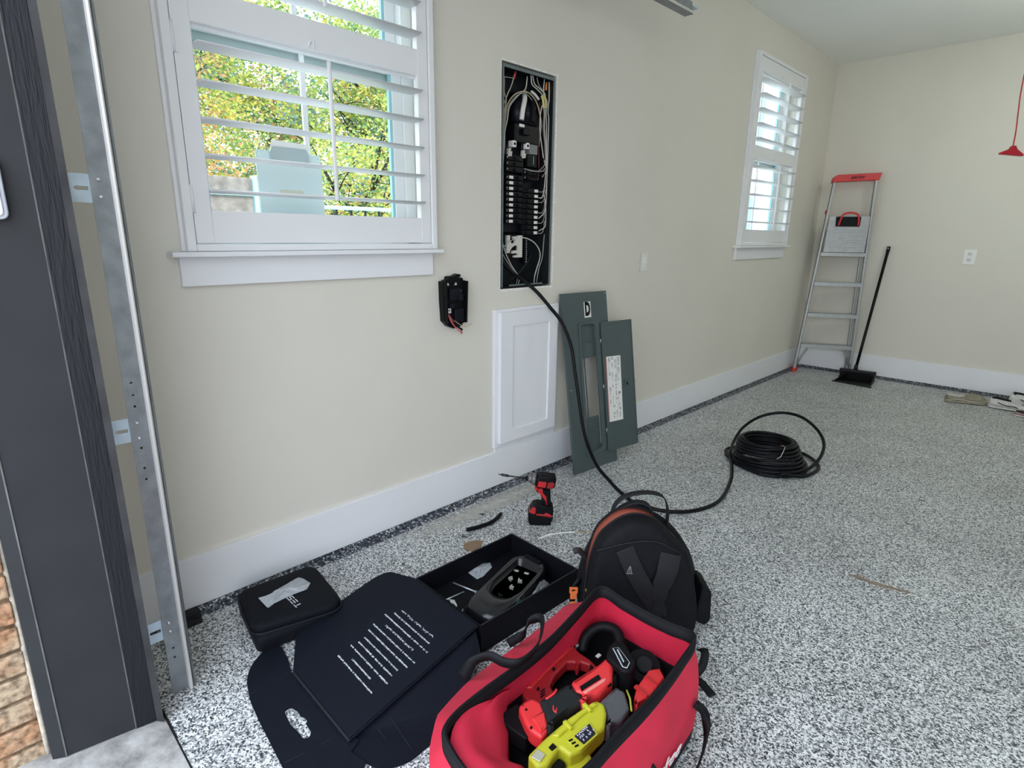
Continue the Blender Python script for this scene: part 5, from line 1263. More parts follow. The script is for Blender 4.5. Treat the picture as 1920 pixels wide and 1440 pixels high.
dust = mat('plaster dust', (0.55, 0.53, 0.48), 0.95, alpha=0.5)
nt = dust.node_tree; b = nt.nodes['Principled BSDF']; tc = nt.nodes.new('ShaderNodeTexCoord'); n = nt.nodes.new('ShaderNodeTexNoise'); n.inputs['Scale'].default_value = 22; n.inputs['Detail'].default_value = 10
sx = nt.nodes.new('ShaderNodeSeparateXYZ'); nt.links.new(tc.outputs['Generated'], sx.inputs[0])
def _m(op, a, b_=None):
    q = nt.nodes.new('ShaderNodeMath'); q.operation = op
    for i, v in enumerate((a, b_)):
        if v is None: continue
        if isinstance(v, (int, float)): q.inputs[i].default_value = v
        else: nt.links.new(v, q.inputs[i])
    return q.outputs[0]
nt.links.new(tc.outputs['Object'], n.inputs['Vector'])
fx = _m('SUBTRACT', 1.0, _m('MULTIPLY', _m('ABSOLUTE', _m('SUBTRACT', sx.outputs[0], 0.45)), 2.1))
fy = _m('SUBTRACT', 1.0, _m('MULTIPLY', _m('ABSOLUTE', _m('SUBTRACT', sx.outputs[1], 0.5)), 2.0))
al = _m('MULTIPLY', _m('MULTIPLY', _m('MAXIMUM', fx, 0.0), _m('MAXIMUM', _m('POWER', _m('MAXIMUM', fy, 0.0), 0.6), 0.0)), _m('MULTIPLY', n.outputs['Fac'], 1.7))
nt.links.new(al, b.inputs['Alpha'])
mb = MB(); mb.quad((0.045, 1.25, 0.0007), (0.22, 1.25, 0.0007), (0.22, 2.40, 0.0007), (0.045, 2.40, 0.0007)); do = mb.build('plaster_dust', dust); tag(do, 'streak of pale plaster dust on the floor along the baseboard', 'dust', kind='stuff')

# ================================================================== impact driver standing on its battery
M_TRED = mat('tool red', (0.52, 0.02, 0.025), 0.42)
M_TRED2 = mat('tool dark red', (0.30, 0.012, 0.018), 0.45)
M_TBLK = mat('tool black rubber', (0.014, 0.014, 0.017), 0.55)
M_TGRY = mat('tool grey metal', (0.17, 0.17, 0.17), 0.4, 0.4)
idr = thing('impact_driver', 'red and black cordless impact driver standing on its battery near the baseboard', 'power tool', (0.405, 1.815, 0.0), (0, 0, math.atan2(-0.70, -0.71)), local=True)
def sil(pts, k=1/2839, z=1.07): return [((1165-a)*k, (825-b)*k*z) for a, b in pts]
MY = Matrix(((1, 0, 0, 0), (0, 0, -1, 0), (0, 1, 0, 0), (0, 0, 0, 1)))
def slab(poly, w, m, name, parent, bev=0.003, y0=None, holes=None):
    mb = MB(); mb.prism(poly, w, MY, z0=(-w/2 if y0 is None else y0), bev=bev, holes=holes); return mb.build(name, m, parent)
bt = slab(rpoly(sil([(1000, 690), (1010, 650), (1090, 690), (1310, 720), (1322, 740), (1290, 800), (1250, 828), (1020, 795), (1000, 780)]), 0.003), 0.070, M_TBLK, 'battery', idr, 0.005)
# flatten the battery underside onto the floor
for v in bt.data.vertices:
    if v.co.z < 0.018: v.co.z = max(0.0, v.co.z*0.0+0.0005) if v.co.z < 0.012 else v.co.z
mb = MB(); mb.box(-0.03, 0.045, -0.0362, -0.0355, 0.018, 0.021); mb.box(0.005, 0.042, -0.0362, -0.0355, 0.026, 0.032); mb.box(-0.035, -0.005, -0.0362, -0.0355, 0.027, 0.031); mb.build('battery_print', mat('print silver', (0.5, 0.5, 0.52), 0.4), bt)
slab(rpoly(sil([(1010, 655), (1060, 575), (1110, 560), (1320, 595), (1322, 690), (1310, 722), (1090, 690)]), 0.003), 0.064, M_TBLK, 'battery_mount', idr, 0.005)
slab(rpoly(sil([(1012, 650), (1060, 585), (1098, 600), (1090, 684), (1015, 672)]), 0.002), 0.067, M_TRED, 'mount_accent', idr, 0.002)
slab(rpoly(sil([(1100, 675), (1200, 682), (1230, 660), (1262, 672), (1310, 700), (1300, 720), (1100, 694)]), 0.002), 0.0665, M_TRED, 'mount_accent', idr, 0.002)
slab(rpoly(sil([(1105, 360), (1275, 362), (1285, 450), (1295, 600), (1190, 590), (1165, 480)]), 0.006), 0.036, M_TBLK, 'handle', idr, 0.008)
slab(rpoly(sil([(1085, 345), (1180, 365), (1185, 420), (1232, 470), (1240, 580), (1215, 520), (1160, 455), (1115, 400)]), 0.003), 0.0375, M_TRED, 'handle_accent', idr, 0.003)
slab(rpoly(sil([(1100, 375), (1130, 380), (1145, 430), (1118, 432), (1100, 415)]), 0.003), 0.016, M_TBLK, 'trigger', idr, 0.003)
hd = slab(rpoly(sil([(1085, 240), (1130, 185), (1340, 205), (1352, 240), (1335, 340), (1300, 362), (1100, 350), (1085, 320)]), 0.007), 0.062, M_TBLK, 'motor_housing', idr, 0.012)
slab(rpoly(sil([(1125, 255), (1225, 265), (1212, 340), (1108, 325)]), 0.003), 0.0632, M_TRED, 'housing_panel', hd, 0.001)
slab(rpoly(sil([(1240, 275), (1300, 262), (1330, 290), (1300, 350), (1230, 345)]), 0.004), 0.0632, M_TRED2, 'housing_panel', hd, 0.001)
slab(rpoly(sil([(1075, 345), (1085, 315), (1110, 350), (1130, 380), (1100, 390)]), 0.003), 0.050, M_TRED, 'nose_accent', idr, 0.003)
mb = MB()
mb.cyl((0.028, 0, 0.213), (0.045, 0, 0.215), 0.029, 0.026, 20); mb.cyl((0.045, 0, 0.215), (0.062, 0, 0.216), 0.026, 0.014, 20); mb.build('gear_nose', M_TGRY, idr)
mb = MB(); mb.cyl((0.062, 0, 0.216), (0.073, 0, 0.217), 0.011, 0.010, 16); mb.build('bit_collar', M_TBLK, idr)
mb = MB(); mb.cyl((0.073, 0, 0.217), (0.150, 0, 0.226), 0.0042, 0.0036, 10); mb.cyl((0.150, 0, 0.226), (0.182, 0, 0.232), 0.0062, 0.0060, 10); mb.cyl((0.182, 0, 0.232), (0.196, 0, 0.234), 0.003, 0.002, 8); mb.build('screwdriver_bit', mat('dark bit steel', (0.06, 0.06, 0.065), 0.35, 0.7), idr)

# ================================================================== backpack
M_BPK = mat('black pack nylon', (0.013, 0.014, 0.019), 0.7, noise=0.2, nscale=40, bump=0.5, bscale=35)
M_BPK2 = mat('charcoal webbing', (0.035, 0.035, 0.040), 0.65, bump=0.4, bscale=300)
M_LIN = mat('orange red lining', (0.20, 0.035, 0.018), 0.7)
bk = thing('backpack', 'black tool backpack with orange lining standing behind the red tool bag', 'backpack', (1.182, 1.440, 0.0), (0, 0, math.atan2(0.702, 0.712)), local=True)
def smooth_outline(pts, n=64):
    c = crv([(x, 0, z) for x, z in pts], 8, closed=False); return [(p.x, p.z) for p in c]
fo = [(-0.160, 0.004), (-0.176, 0.08), (-0.177, 0.170), (-0.170, 0.260), (-0.150, 0.345), (-0.118, 0.388), (-0.070, 0.422), (-0.020, 0.428), (0.030, 0.410), (0.078, 0.362), (0.128, 0.315), (0.152, 0.240), (0.172, 0.150), (0.178, 0.070), (0.165, 0.004)]
bo = [(-0.185, 0.004), (-0.196, 0.08), (-0.193, 0.160), (-0.170, 0.245), (-0.130, 0.318), (-0.090, 0.368), (-0.040, 0.398), (0.010, 0.396), (0.060, 0.378), (0.105, 0.345), (0.150, 0.292), (0.190, 0.222), (0.214, 0.130), (0.216, 0.06), (0.200, 0.004)]
F_ = smooth_outline(fo); G_ = smooth_outline(bo)
def lerp_o(a, b, t, s=1.0, cx=0.0, cz=0.18): return [((p[0]*(1-t)+q[0]*t-cx)*s+cx, max(0.001, (p[1]*(1-t)+q[1]*t-cz)*s+cz)) for p, q in zip(a, b)]
mb = MB()
mb.loft([[(x, y, z) for x, z in lerp_o(F_, G_, 0, sc)] for y, sc in ((-0.004, 0.80), (0.0, 0.90), (0.006, 0.97), (0.020, 1.0), (0.060, 1.0), (0.070, 0.985))])
mb.build('front_pocket', M_BPK, bk)
mb = MB()
def lift(o, dx, dz): return [(x+dx*max(0, (z-0.15)/0.25), z+dz*max(0, (z-0.15)/0.25)) for x, z in o]
mb.loft([[(x, y, z) for x, z in lift(lerp_o(F_, G_, t, sc), dx, dz)] for y, sc, t, dx, dz in ((0.071, 0.985, 0, 0, 0.002), (0.080, 0.990, 0, -0.007, 0.006), (0.100, 0.985, 0.15, -0.010, 0.012))]); mb.build('lining', M_LIN, bk)
mb = MB()
mb.loft([[(x, y, z) for x, z in lift(lerp_o(F_, G_, t, sc), dx, dz)] for y, sc, t, dx, dz in ((0.1005, 0.985, .15, -0.010, 0.012), (0.103, 1.01, .25, -0.012, 0.016), (0.15, 1.0, 1, 0, 0.01), (0.185, 0.98, 1, 0, 0), (0.20, 0.90, 1, 0, 0))]); mb.build('main_compartment', M_BPK, bk)
mb = MB(); mb.tube([(x, 0.067, z) for x, z in lerp_o(F_, G_, 0.1, 1.005)][6:-6], 0.004, 6); mb.build('zipper', M_BPK2, bk)
for pts, w in (([(-0.075, -0.004, 0.345), (-0.04, -0.013, 0.27), (0.000, -0.012, 0.20), (0.030, -0.006, 0.155), (0.050, 0.0, 0.10)], 0.058), ([(0.070, -0.004, 0.330), (0.058, -0.016, 0.27), (0.045, -0.016, 0.22), (0.040, -0.010, 0.165), (0.040, -0.004, 0.11)], [0.066, 0.062, 0.052, 0.03, 0.02])):
    mb = MB(); c_ = crv(pts, 6); ww = w if not isinstance(w, list) else [w[min(4, int(i/6))] for i in range(len(c_))]
    mb.strap(c_, (1, 0, 0), ww, 0.006); mb.build('harness_strap', M_BPK2, bk, bevel=0.002)
mb = MB(); mb.tube(crv([(-0.160, -0.001, 0.335), (-0.06, -0.008, 0.368), (0.02, -0.008, 0.372), (0.10, -0.001, 0.330)], 6), 0.003, 6); mb.build('seam_piping', M_BPK2, bk)
mb = MB()
for dx, a in ((-0.013, 15), (0.0, 0), (0.012, -12)): mb.box(-0.0012, 0.0012, 0, 0.0008, 0, 0.026, M=Matrix.Translation((-0.058+dx*0.6, -0.0195, 0.268)) @ Matrix.Rotation(R(a), 4, 'Y'))
mb.box(-0.010, 0.010, 0, 0.0008, -0.001, 0.002, M=Matrix.Translation((-0.058, -0.0195, 0.268)))
mb.build('emblem', mat('dull grey print', (0.16, 0.16, 0.17), 0.5), bk)
mb = MB(); mb.strap(crv([(-0.098, 0.12, 0.370), (-0.094, 0.115, 0.425), (-0.062, 0.11, 0.466), (0.0, 0.105, 0.484), (0.056, 0.105, 0.474), (0.080, 0.11, 0.430), (0.086, 0.12, 0.360)], 6), (0, 1, 0), 0.026, 0.004); mb.build('grab_handle', M_BPK2, bk)
mb = MB(); mb.strap(crv([(-0.090, 0.110, 0.390), (-0.075, 0.110, 0.422), (-0.030, 0.11, 0.446), (0.014, 0.11, 0.440), (0.036, 0.11, 0.405)], 6), (0, 1, 0), 0.024, 0.006); mb.build('top_loop', M_BPK2, bk)
mb = MB(); mb.prism(rpoly([(0.190, 0.02), (0.225, 0.0), (0.243, 0.02), (0.238, 0.13), (0.205, 0.15)], 0.012), 0.11, Matrix(((1,0,0,0), (0,0,-1,0.175), (0,1,0,0.02), (0,0,0,1))), bev=0.006); mb.build('side_pocket', M_BPK, bk)
mb = MB(); mb.strap(crv([(-0.150, 0.12, 0.225), (-0.180, 0.10, 0.255), (-0.205, 0.085, 0.285), (-0.222, 0.08, 0.283)], 6), (0.2, 0.5, 0.8), 0.020, 0.003); mb.build('loose_strap', mat('grey strap', (0.085, 0.08, 0.085), 0.5), bk)
mb = MB(); mb.cbox((-0.165, 0.075, 0.222), (0.016, 0.006, 0.022), (0, R(15), 0), 0.001); mb.cyl((-0.165, 0.071, 0.222), (-0.165, 0.0705, 0.222), 0.003, n=8); mb.build('zip_pull', mat('coral tab', (0.62, 0.10, 0.10), 0.5), bk)
M_ORG = mat('orange plastic', (0.80, 0.20, 0.05), 0.4)
for z, w in ((0.125, 0.028), (0.103, 0.022), (0.070, 0.022)):
    mb = MB(); mb.prism(rpoly([(-w/2, -0.011), (w/2, -0.011), (w/2, 0.011), (-w/2, 0.011)], 0.003), 0.006, Matrix(((1,0,0,-0.213), (0,0,-1,0.105), (0,1,0,z), (0,0,0,1))), holes=[[(-0.006, -0.004), (0.006, -0.004), (0.006, 0.004), (-0.006, 0.004)]] if z > .12 else None, bev=0.001); mb.build('buckle', M_ORG, bk)
mb = MB(); mb.strap(crv([(-0.190, 0.115, 0.16), (-0.212, 0.106, 0.13), (-0.216, 0.106, 0.08), (-0.200, 0.11, 0.03)], 5), (1, 0.3, 0), 0.020, 0.003); mb.build('buckle_strap', M_BLACK, bk)
mb = MB(); mb.tube(crv([(-0.172, 0.062, 0.158), (-0.168, 0.058, 0.130), (-0.158, 0.056, 0.09), (-0.156, 0.056, 0.05)], 6), [0.008-0.0003*i for i in range(19)], 8); mb.build('yellow_handle_tip', mat('yellow grip', (0.62, 0.40, 0.04), 0.4), bk)
sp = thing('loose_webbing', 'black webbing strap end lying on the floor right of the red tool bag', 'strap', (1.39, 1.44, 0.0))
mb = MB(); mb.strap(crv([(1.345, 1.520, 0.03), (1.372, 1.492, 0.05), (1.385, 1.455, 0.03), (1.378, 1.425, 0.006), (1.410, 1.415, 0.003), (1.450, 1.395, 0.003)], 6), (0.5, 0.6, 0.2), 0.024, 0.003); mb.build('webbing', M_BPK2, sp)

# ================================================================== red tool bag
M_RBAG = mat('red canvas', (0.56, 0.012, 0.045), 0.72, noise=0.12, nscale=10, bump=0.6, bscale=22)
M_BAND = mat('black bag webbing', (0.018, 0.019, 0.023), 0.6, bump=0.3, bscale=250)
M_GBAG = mat('charcoal bag fabric', (0.035, 0.038, 0.045), 0.75, bump=0.5, bscale=60)
tb = thing('tool_bag', 'open red canvas tool bag with black webbing rim in the foreground', 'tool bag', (1.31, 0.91, 0.0))
rim = [(1.160, 1.228, .296), (1.168, 1.12, .286), (1.182, .98, .272), (1.186, .84, .268), (1.192, .74, .275), (1.203, .65, .282), (1.225, .600, .286), (1.27, .582, .282), (1.34, .575, .276), (1.42, .580, .284), (1.470, .600, .290), (1.485, .740, .290), (1.482, .83, .290), (1.480, .99, .290), (1.468, 1.14, .292), (1.450, 1.230, .296), (1.38, 1.236, .288), (1.31, 1.236, .285), (1.23, 1.236, .288)]
RM = crv(rim, 6, closed=True); N = len(RM)
def outward(p):
    x, y = p.x, p.y
    l = max(0, 1-abs(x-1.17)/0.06)*(0.55 < y < 1.25); return l
def wall_ring(z, off=0.0):
    out = []; n_ = len(RM)
    for p in RM:
        t = 1-z/p.z; l = max(0.0, min(1.0, (1.25-p.x)/0.06))*max(0.0, min(1.0, (p.y-0.56)/0.10))*max(0.0, min(1.0, (1.27-p.y)/0.10)); r = max(0.0, min(1.0, (p.x-1.40)/0.05))
        bul = min(1.0, t/0.14)**0.6*(1-0.35*t) if t > 0 else 0
        ff = max(0.0, min(1.0, (0.68-p.y)/0.08)); bb = max(0.0, min(1.0, (p.y-1.15)/0.06))
        x = p.x-l*0.088*bul+r*(0.018*t+0.010*math.sin(PI*min(1, max(0, t)))); y = p.y-ff*0.030*bul+bb*0.008*math.sin(PI*min(1, max(0, t)))
        d = Vector((x-1.32, y-0.91)); d.normalize(); out.append((x+d.x*off, y+d.y*off, z))
    return out
def inner_ring(z):
    a = wall_ring(z, -0.003); out = []
    for p, q in zip(RM, a):
        # the left lining hangs straight down from the rim
        l = max(0.0, min(1.0, (1.25-p.x)/0.06)); out.append((q[0]*(1-l)+(p.x-0.006)*l, q[1], z))
    return out
def rimring(dz, off):
    out = []
    for p in RM:
        d = Vector((p.x-1.32, p.y-0.91)); d.normalize(); out.append((p.x+d.x*off, p.y+d.y*off, p.z+dz))
    return out
mb = MB()
mb.use(M_RBAG)
vs_rings = [rimring(-0.001, 0.003), rimring(-0.028, 0.004), wall_ring(0.225, 0.003), wall_ring(0.185, 0.003), wall_ring(0.14, 0.003), wall_ring(0.09, 0.003), wall_ring(0.045, 0.003)]
mb.loft(vs_rings, cap0=False, cap1=False)
mb.use(M_GBAG)
mb.loft([wall_ring(0.045, 0.003), wall_ring(0.015, 0.002), wall_ring(0.001, -0.010)], cap0=False)
mb.use(M_RBAG)
mb.loft([rimring(-0.001, -0.001), rimring(-0.028, 0.0), inner_ring(0.225), inner_ring(0.195), inner_ring(0.165)], cap0=False, cap1=False)
mb.use(mat('black bag base lining', (0.02, 0.02, 0.022), 0.8))
mb.loft([inner_ring(0.165), inner_ring(0.12), inner_ring(0.02)], cap0=False, cap1=True)
mb.build('bag_body', None, tb)
mb = MB()
a_, b_, c_, d_ = rimring(-0.032, 0.006), rimring(0.001, 0.007), rimring(0.001, -0.006), rimring(-0.030, -0.005)
mb.loft([a_, b_, c_, d_], cap0=False, cap1=False); mb.build('rim_webbing', M_BAND, tb)
mb = MB(); mb.tube([Vector(p) for p in rimring(0.002, 0.0)], 0.0045, 8, closed=True); mb.build('rim_piping', M_BAND, tb)
mb = MB(); 
pk = [(1.175, .60), (1.20, .545), (1.27, .515), (1.36, .512), (1.44, .53), (1.47, .585), (1.40, .600), (1.30, .600)]
pr = crv([(x, y, 0) for x, y in pk], 4, closed=True)
mb.loft([[(p.x, p.y-0.045, 0.002) for p in pr], [(p.x, p.y-0.055, 0.06) for p in pr], [(p.x, p.y-0.050, 0.14) for p in pr], [(p.x, p.y*0.9+0.008, 0.185) for p in pr]]); mb.build('end_pocket', M_GBAG, tb)
# red lining fold pushed in at the near left corner
up = crv([(1.188, 0.830, 0.215), (1.198, 0.740, 0.250), (1.212, 0.640, 0.268), (1.260, 0.590, 0.264), (1.340, 0.582, 0.258), (1.400, 0.585, 0.258)], 4)
lo = crv([(1.188, 0.820, 0.150), (1.212, 0.795, 0.175), (1.252, 0.760, 0.185), (1.305, 0.705, 0.190), (1.345, 0.715, 0.190), (1.390, 0.680, 0.175)], 4)
rows2 = []
for k in range(8):
    t = k/7; rows2.append([(a.x*(1-t)+b.x*t, a.y*(1-t)+b.y*t, a.z*(1-t)+b.z*t+0.022*math.sin(PI*t)+0.006*math.sin(3*PI*t+a.y*30)) for a, b in zip(up, lo)])
rows2.append([(p.x+0.004, p.y+0.004, 0.03) for p in lo])
mb = MB(); mb.loft(rows2, closed=False); mb.build('lining_fold', M_RBAG, tb)
# webbing handle on the left, drooping over the rim
mb = MB(); mb.strap(crv([(1.088, 0.760, 0.235), (1.115, 0.775, 0.285), (1.142, 0.804, 0.300), (1.180, 0.818, 0.296), (1.208, 0.842, 0.300), (1.207, 0.898, 0.306), (1.182, 0.947, 0.312), (1.146, 0.985, 0.312), (1.122, 0.968, 0.300), (1.122, 0.940, 0.275), (1.086, 0.925, 0.235)], 6), [(0.2, 0.2, 1)]*61, 0.024, 0.004); mb.build('webbing_handle', M_BAND, tb)
mb = MB(); mb.strap(crv([(1.496, 1.180, 0.150), (1.505, 1.215, 0.105), (1.520, 1.205, 0.060), (1.535, 1.150, 0.030), (1.545, 1.070, 0.030), (1.530, 1.000, 0.060), (1.500, 0.960, 0.130)], 6), (0.1, 0.25, 0.9), 0.022, 0.005); mb.build('webbing_handle', M_BAND, tb)
# white script on the right-hand side
Ms = Matrix(((-0.03, 0.06, 1, 1.5095), (1, 0.0, 0.03, 0.965), (0.05, 1, -0.06, 0.082), (0, 0, 0, 1)))
text('Milwaukee', 0.060, mat('script white', (0.75, 0.72, 0.72), 0.5), tb, Ms, 'script_lettering', shear=0.45, ext=0.0006, align='CENTER')

# ------------------------------------------------------------------ tools inside the bag
def lay(poly, z0, h, m, name, parent, bev=0.006, r=0.004, holes=None, sub=0):
    mb = MB(); mb.prism(rpoly(poly, r, 3) if r else poly, h, z0=z0, bev=bev, holes=holes); return mb.build(name, m, parent)
M_SAW = mat('saw red', (0.34, 0.012, 0.018), 0.5)
M_CRED = mat('coral red plastic', (0.72, 0.035, 0.04), 0.42)
M_DGR = mat('dark grey rubber', (0.045, 0.052, 0.055), 0.55)
# filler the tools rest on: folded black cloth at the bottom
mb = MB(); mb.prism(rpoly([(1.19, 0.80), (1.30, 0.745), (1.36, 0.70), (1.45, 0.70), (1.455, 1.19), (1.18, 1.19)], 0.03), 0.105, z0=0.022, bev=0.02)
tag(mb.build('tool_pouch', mat('black pouch', (0.007, 0.007, 0.009), 0.8)), 'black fabric pouch filling the bottom of the tool bag', 'pouch')
sw_ = thing('cordless_saw', 'red cordless saw with a loop handle at the left inside the tool bag', 'power tool', (1.20, 1.00, 0.128))
so = [(1.178, 0.880), (1.160, 0.941), (1.157, 1.024), (1.158, 1.088), (1.166, 1.108), (1.186, 1.098), (1.231, 1.097), (1.262, 1.088), (1.280, 1.055), (1.282, 0.985), (1.262, 0.925), (1.240, 0.884), (1.205, 0.872)]
si = [(1.213, 0.948), (1.198, 0.985), (1.190, 1.046), (1.206, 1.062), (1.215, 1.050), (1.222, 1.054), (1.214, 1.072), (1.240, 1.080), (1.262, 1.070), (1.270, 1.015), (1.256, 0.965), (1.236, 0.940)]
lay(so, 0.138, 0.032, M_SAW, 'saw_body', sw_, 0.006, 0.010, holes=[rpoly(si, 0.006, 3)])
lay([(1.163, 0.945), (1.160, 1.085), (1.170, 1.100), (1.176, 1.02), (1.184, 0.95), (1.192, 0.905), (1.180, 0.895)], 0.165, 0.012, M_TRED, 'top_ridge', sw_, 0.003, 0.004)
lay([(1.240, 1.084), (1.264, 1.074), (1.273, 1.030), (1.262, 0.985), (1.254, 0.995), (1.256, 1.050)], 0.150, 0.022, M_TBLK, 'grip', sw_, 0.004, 0.006)
mb = MB()
for k in range(3): mb.box(1.211+0.006*k, 1.214+0.006*k, 0.9215-0.0068*k-0.008, 0.9215-0.0068*k+0.008, 0.1715, 0.1735, bev=0.0008)
for x, y in ((1.203, 0.915), (1.186, 0.995)): mb.cyl((x, y, 0.172), (x, y, 0.1765), 0.0038, n=10)
mb.build('vents_and_screws', M_BLACK, sw_)
mb = MB(); mb.cyl((1.150, 1.116, 0.150), (1.170, 1.128, 0.165), 0.008, 0.006, 10); mb.build('blade_clamp', M_TGRY, sw_)
le = thing('work_light', 'black round lens at the far left inside the tool bag', 'light', (1.15, 0.86, 0.128))
mb = MB(); mb.cyl((1.128, 0.880, 0.140), (1.160, 0.848, 0.166), 0.026, 0.024, 20); mb.build('light_housing', M_TBLK, le)
mb = MB(); rg = [Vector((1.162, 0.846, 0.1675))+Vector((0.66, -0.70, 0.45)).to_track_quat('Z', 'Y') @ Vector((0.012*math.cos(a*PI/12), 0.012*math.sin(a*PI/12), 0)) for a in range(24)]
mb.tube(rg, 0.002, 6, closed=True); mb.build('lens_ring', mat('grey ring metal', (0.3, 0.3, 0.31), 0.3, 0.5), le)
# oscillating multi-tool
mt = thing('multi_tool', 'red and black cordless multi-tool lying across the tool bag', 'power tool', (1.30, 0.94, 0.172))
lay([(1.238, 0.806), (1.236, 0.822), (1.242, 0.850), (1.268, 0.854), (1.318, 0.824), (1.329, 0.808), (1.334, 0.781), (1.303, 0.778), (1.279, 0.785)], 0.176, 0.042, M_CRED, 'gear_head', mt, 0.008, 0.008)
lay([(1.285, 0.800), (1.326, 0.788), (1.325, 0.808), (1.292, 0.836)], 0.214, 0.010, M_CRED, 'head_ridge', mt, 0.004, 0.004)
lay([(1.262, 0.850), (1.278, 0.950), (1.308, 0.935), (1.322, 0.942), (1.338, 0.918), (1.334, 0.803), (1.320, 0.815)], 0.172, 0.052, M_DGR, 'rubber_grip', mt, 0.013, 0.008)
lay([(1.280, 0.948), (1.292, 1.050), (1.290, 1.072), (1.303, 1.084), (1.320, 1.070), (1.348, 1.026), (1.352, 0.967), (1.340, 0.912), (1.320, 0.940), (1.308, 0.932)], 0.176, 0.050, M_CRED, 'rear_housing', mt, 0.011, 0.006)
lay([(1.307, 0.948), (1.315, 1.012), (1.327, 1.006), (1.318, 0.941)], 0.2245, 0.004, M_TBLK, 'speed_dial_panel', mt, 0.0008, 0.001)
lay([(1.322, 0.940), (1.331, 1.008), (1.336, 1.016), (1.339, 1.004), (1.331, 0.942)], 0.2245, 0.0035, mat('pale coral label', (0.80, 0.25, 0.22), 0.4), 'name_label', mt, 0.0008, 0.001)
lay([(1.332, 0.925), (1.346, 0.960), (1.350, 1.020), (1.343, 1.020), (1.338, 0.965)], 0.212, 0.008, M_TBLK, 'side_grip', mt, 0.002, 0.002)
mb = MB()
for x, y in ((1.258, 0.812), (1.300, 0.784), (1.318, 0.796)): mb.cyl((x, y, 0.2165), (x, y, 0.2195), 0.003, n=10)
mb.build('screw_recess', M_BLACK, mt)
mb = MB()
for k in range(2): mb.tube(crv([(1.298+0.010*k, 0.862, 0.2235), (1.306+0.008*k, 0.852, 0.2245), (1.316, 0.850, 0.2230)], 4), 0.0018, 6)
mb.tube(crv([(1.272, 0.864, 0.222), (1.276, 0.888, 0.2255), (1.270, 0.905, 0.2225)], 4), 0.003, 6)
mb.build('red_mark', M_CRED, mt)
lay([(1.296, 1.070), (1.302, 1.108), (1.322, 1.112), (1.350, 1.085), (1.345, 1.034), (1.318, 1.070)], 0.178, 0.042, M_TBLK, 'battery_neck', mt, 0.008, 0.006)
bq = lay([(1.282, 1.100), (1.279, 1.134), (1.302, 1.143), (1.363, 1.105), (1.374, 1.070), (1.358, 1.053), (1.298, 1.066)], 0.172, 0.068, M_TBLK, 'battery', mt, 0.007, 0.008)
lay([(1.293, 1.101), (1.303, 1.115), (1.355, 1.089), (1.361, 1.067), (1.349, 1.063), (1.304, 1.094)], 0.2395, 0.0015, M_PRINT, 'battery_label', bq, 0, 0.002)
lay([(1.2955, 1.1015), (1.304, 1.1125), (1.353, 1.0875), (1.3585, 1.0685), (1.350, 1.0655), (1.3055, 1.0962)], 0.2405, 0.0015, M_TBLK, 'label_field', bq, 0, 0.002)
mb = MB(); rnd = random.Random(8)
for k in range(7): 
    x = 1.308+k*0.0055; y = 1.103-k*0.0038; mb.cbox((x, y, 0.2423), (0.003, 0.007, 0.0006), (0, 0, R(30)))
mb.build('battery_print', M_PRINT, bq)
# yellow tool
M_YEL = mat('lime yellow plastic', (0.50, 0.49, 0.025), 0.42)
yt = thing('yellow_power_tool', 'lime-yellow power tool with a grey end lying nearest in the tool bag', 'power tool', (1.38, 0.85, 0.170))
lay([(1.347, 0.722), (1.344, 0.777), (1.345, 0.828), (1.348, 0.885), (1.358, 0.944), (1.378, 0.950), (1.398, 0.932), (1.419, 0.896), (1.418, 0.870), (1.420, 0.813), (1.410, 0.785), (1.380, 0.785), (1.392, 0.735), (1.380, 0.716)], 0.180, 0.046, M_YEL, 'yellow_housing', yt, 0.008, 0.006)
lay([(1.352, 0.792), (1.350, 0.850), (1.360, 0.930), (1.372, 0.935), (1.366, 0.880), (1.366, 0.800)], 0.222, 0.010, M_YEL, 'spine', yt, 0.004, 0.004)
for y in (0.835, 0.905):
    mb = MB(); mb.prism(rpoly([(1.347, y), (1.372, y-0.004), (1.374, y+0.005), (1.349, y+0.009)], 0.002), 0.013, z0=0.221, bev=0.002); mb.build('rib', M_YEL, yt)
lp = lay([(1.382, 0.806), (1.386, 0.882), (1.421, 0.868), (1.419, 0.808)], 0.2255, 0.003, M_YEL, 'label_frame', yt, 0.001, 0.003)
lay([(1.388, 0.826), (1.391, 0.876), (1.417, 0.864), (1.4155, 0.824)], 0.2285, 0.0012, mat('dark label', (0.05, 0.055, 0.07), 0.4), 'label_field', lp, 0, 0.002)
mb = MB(); rnd = random.Random(31)
for k in range(8):
    for q in range(3):
        if rnd.random() < .8: mb.cbox((1.393+q*0.0075+rnd.uniform(-.001, .001), 0.832+k*0.0052, 0.2303), (0.005, 0.0025, 0.0006), (0, 0, R(rnd.uniform(-40, 40))))
mb.build('label_print', mat('pale violet print', (0.55, 0.52, 0.68), 0.5), lp)
mb = MB()
for k in range(3): mb.cbox((1.389+0.009*k, 0.8125-0.001*k, 0.2292), (0.004, 0.010, 0.0015), (0, 0, R(-15)), 0.0006)
mb.build('vents', M_BLACK, yt)
lay([(1.3665, 0.766), (1.3655, 0.781), (1.378, 0.780), (1.377, 0.765)], 0.2262, 0.0015, M_BLACK, 'slot', yt, 0, 0.001)
lay([(1.357, 0.722), (1.353, 0.745), (1.374, 0.748), (1.378, 0.727)], 0.2262, 0.003, mat('silver tip', (0.62, 0.62, 0.5), 0.3, 0.5), 'tip_plate', yt, 0.001, 0.002)
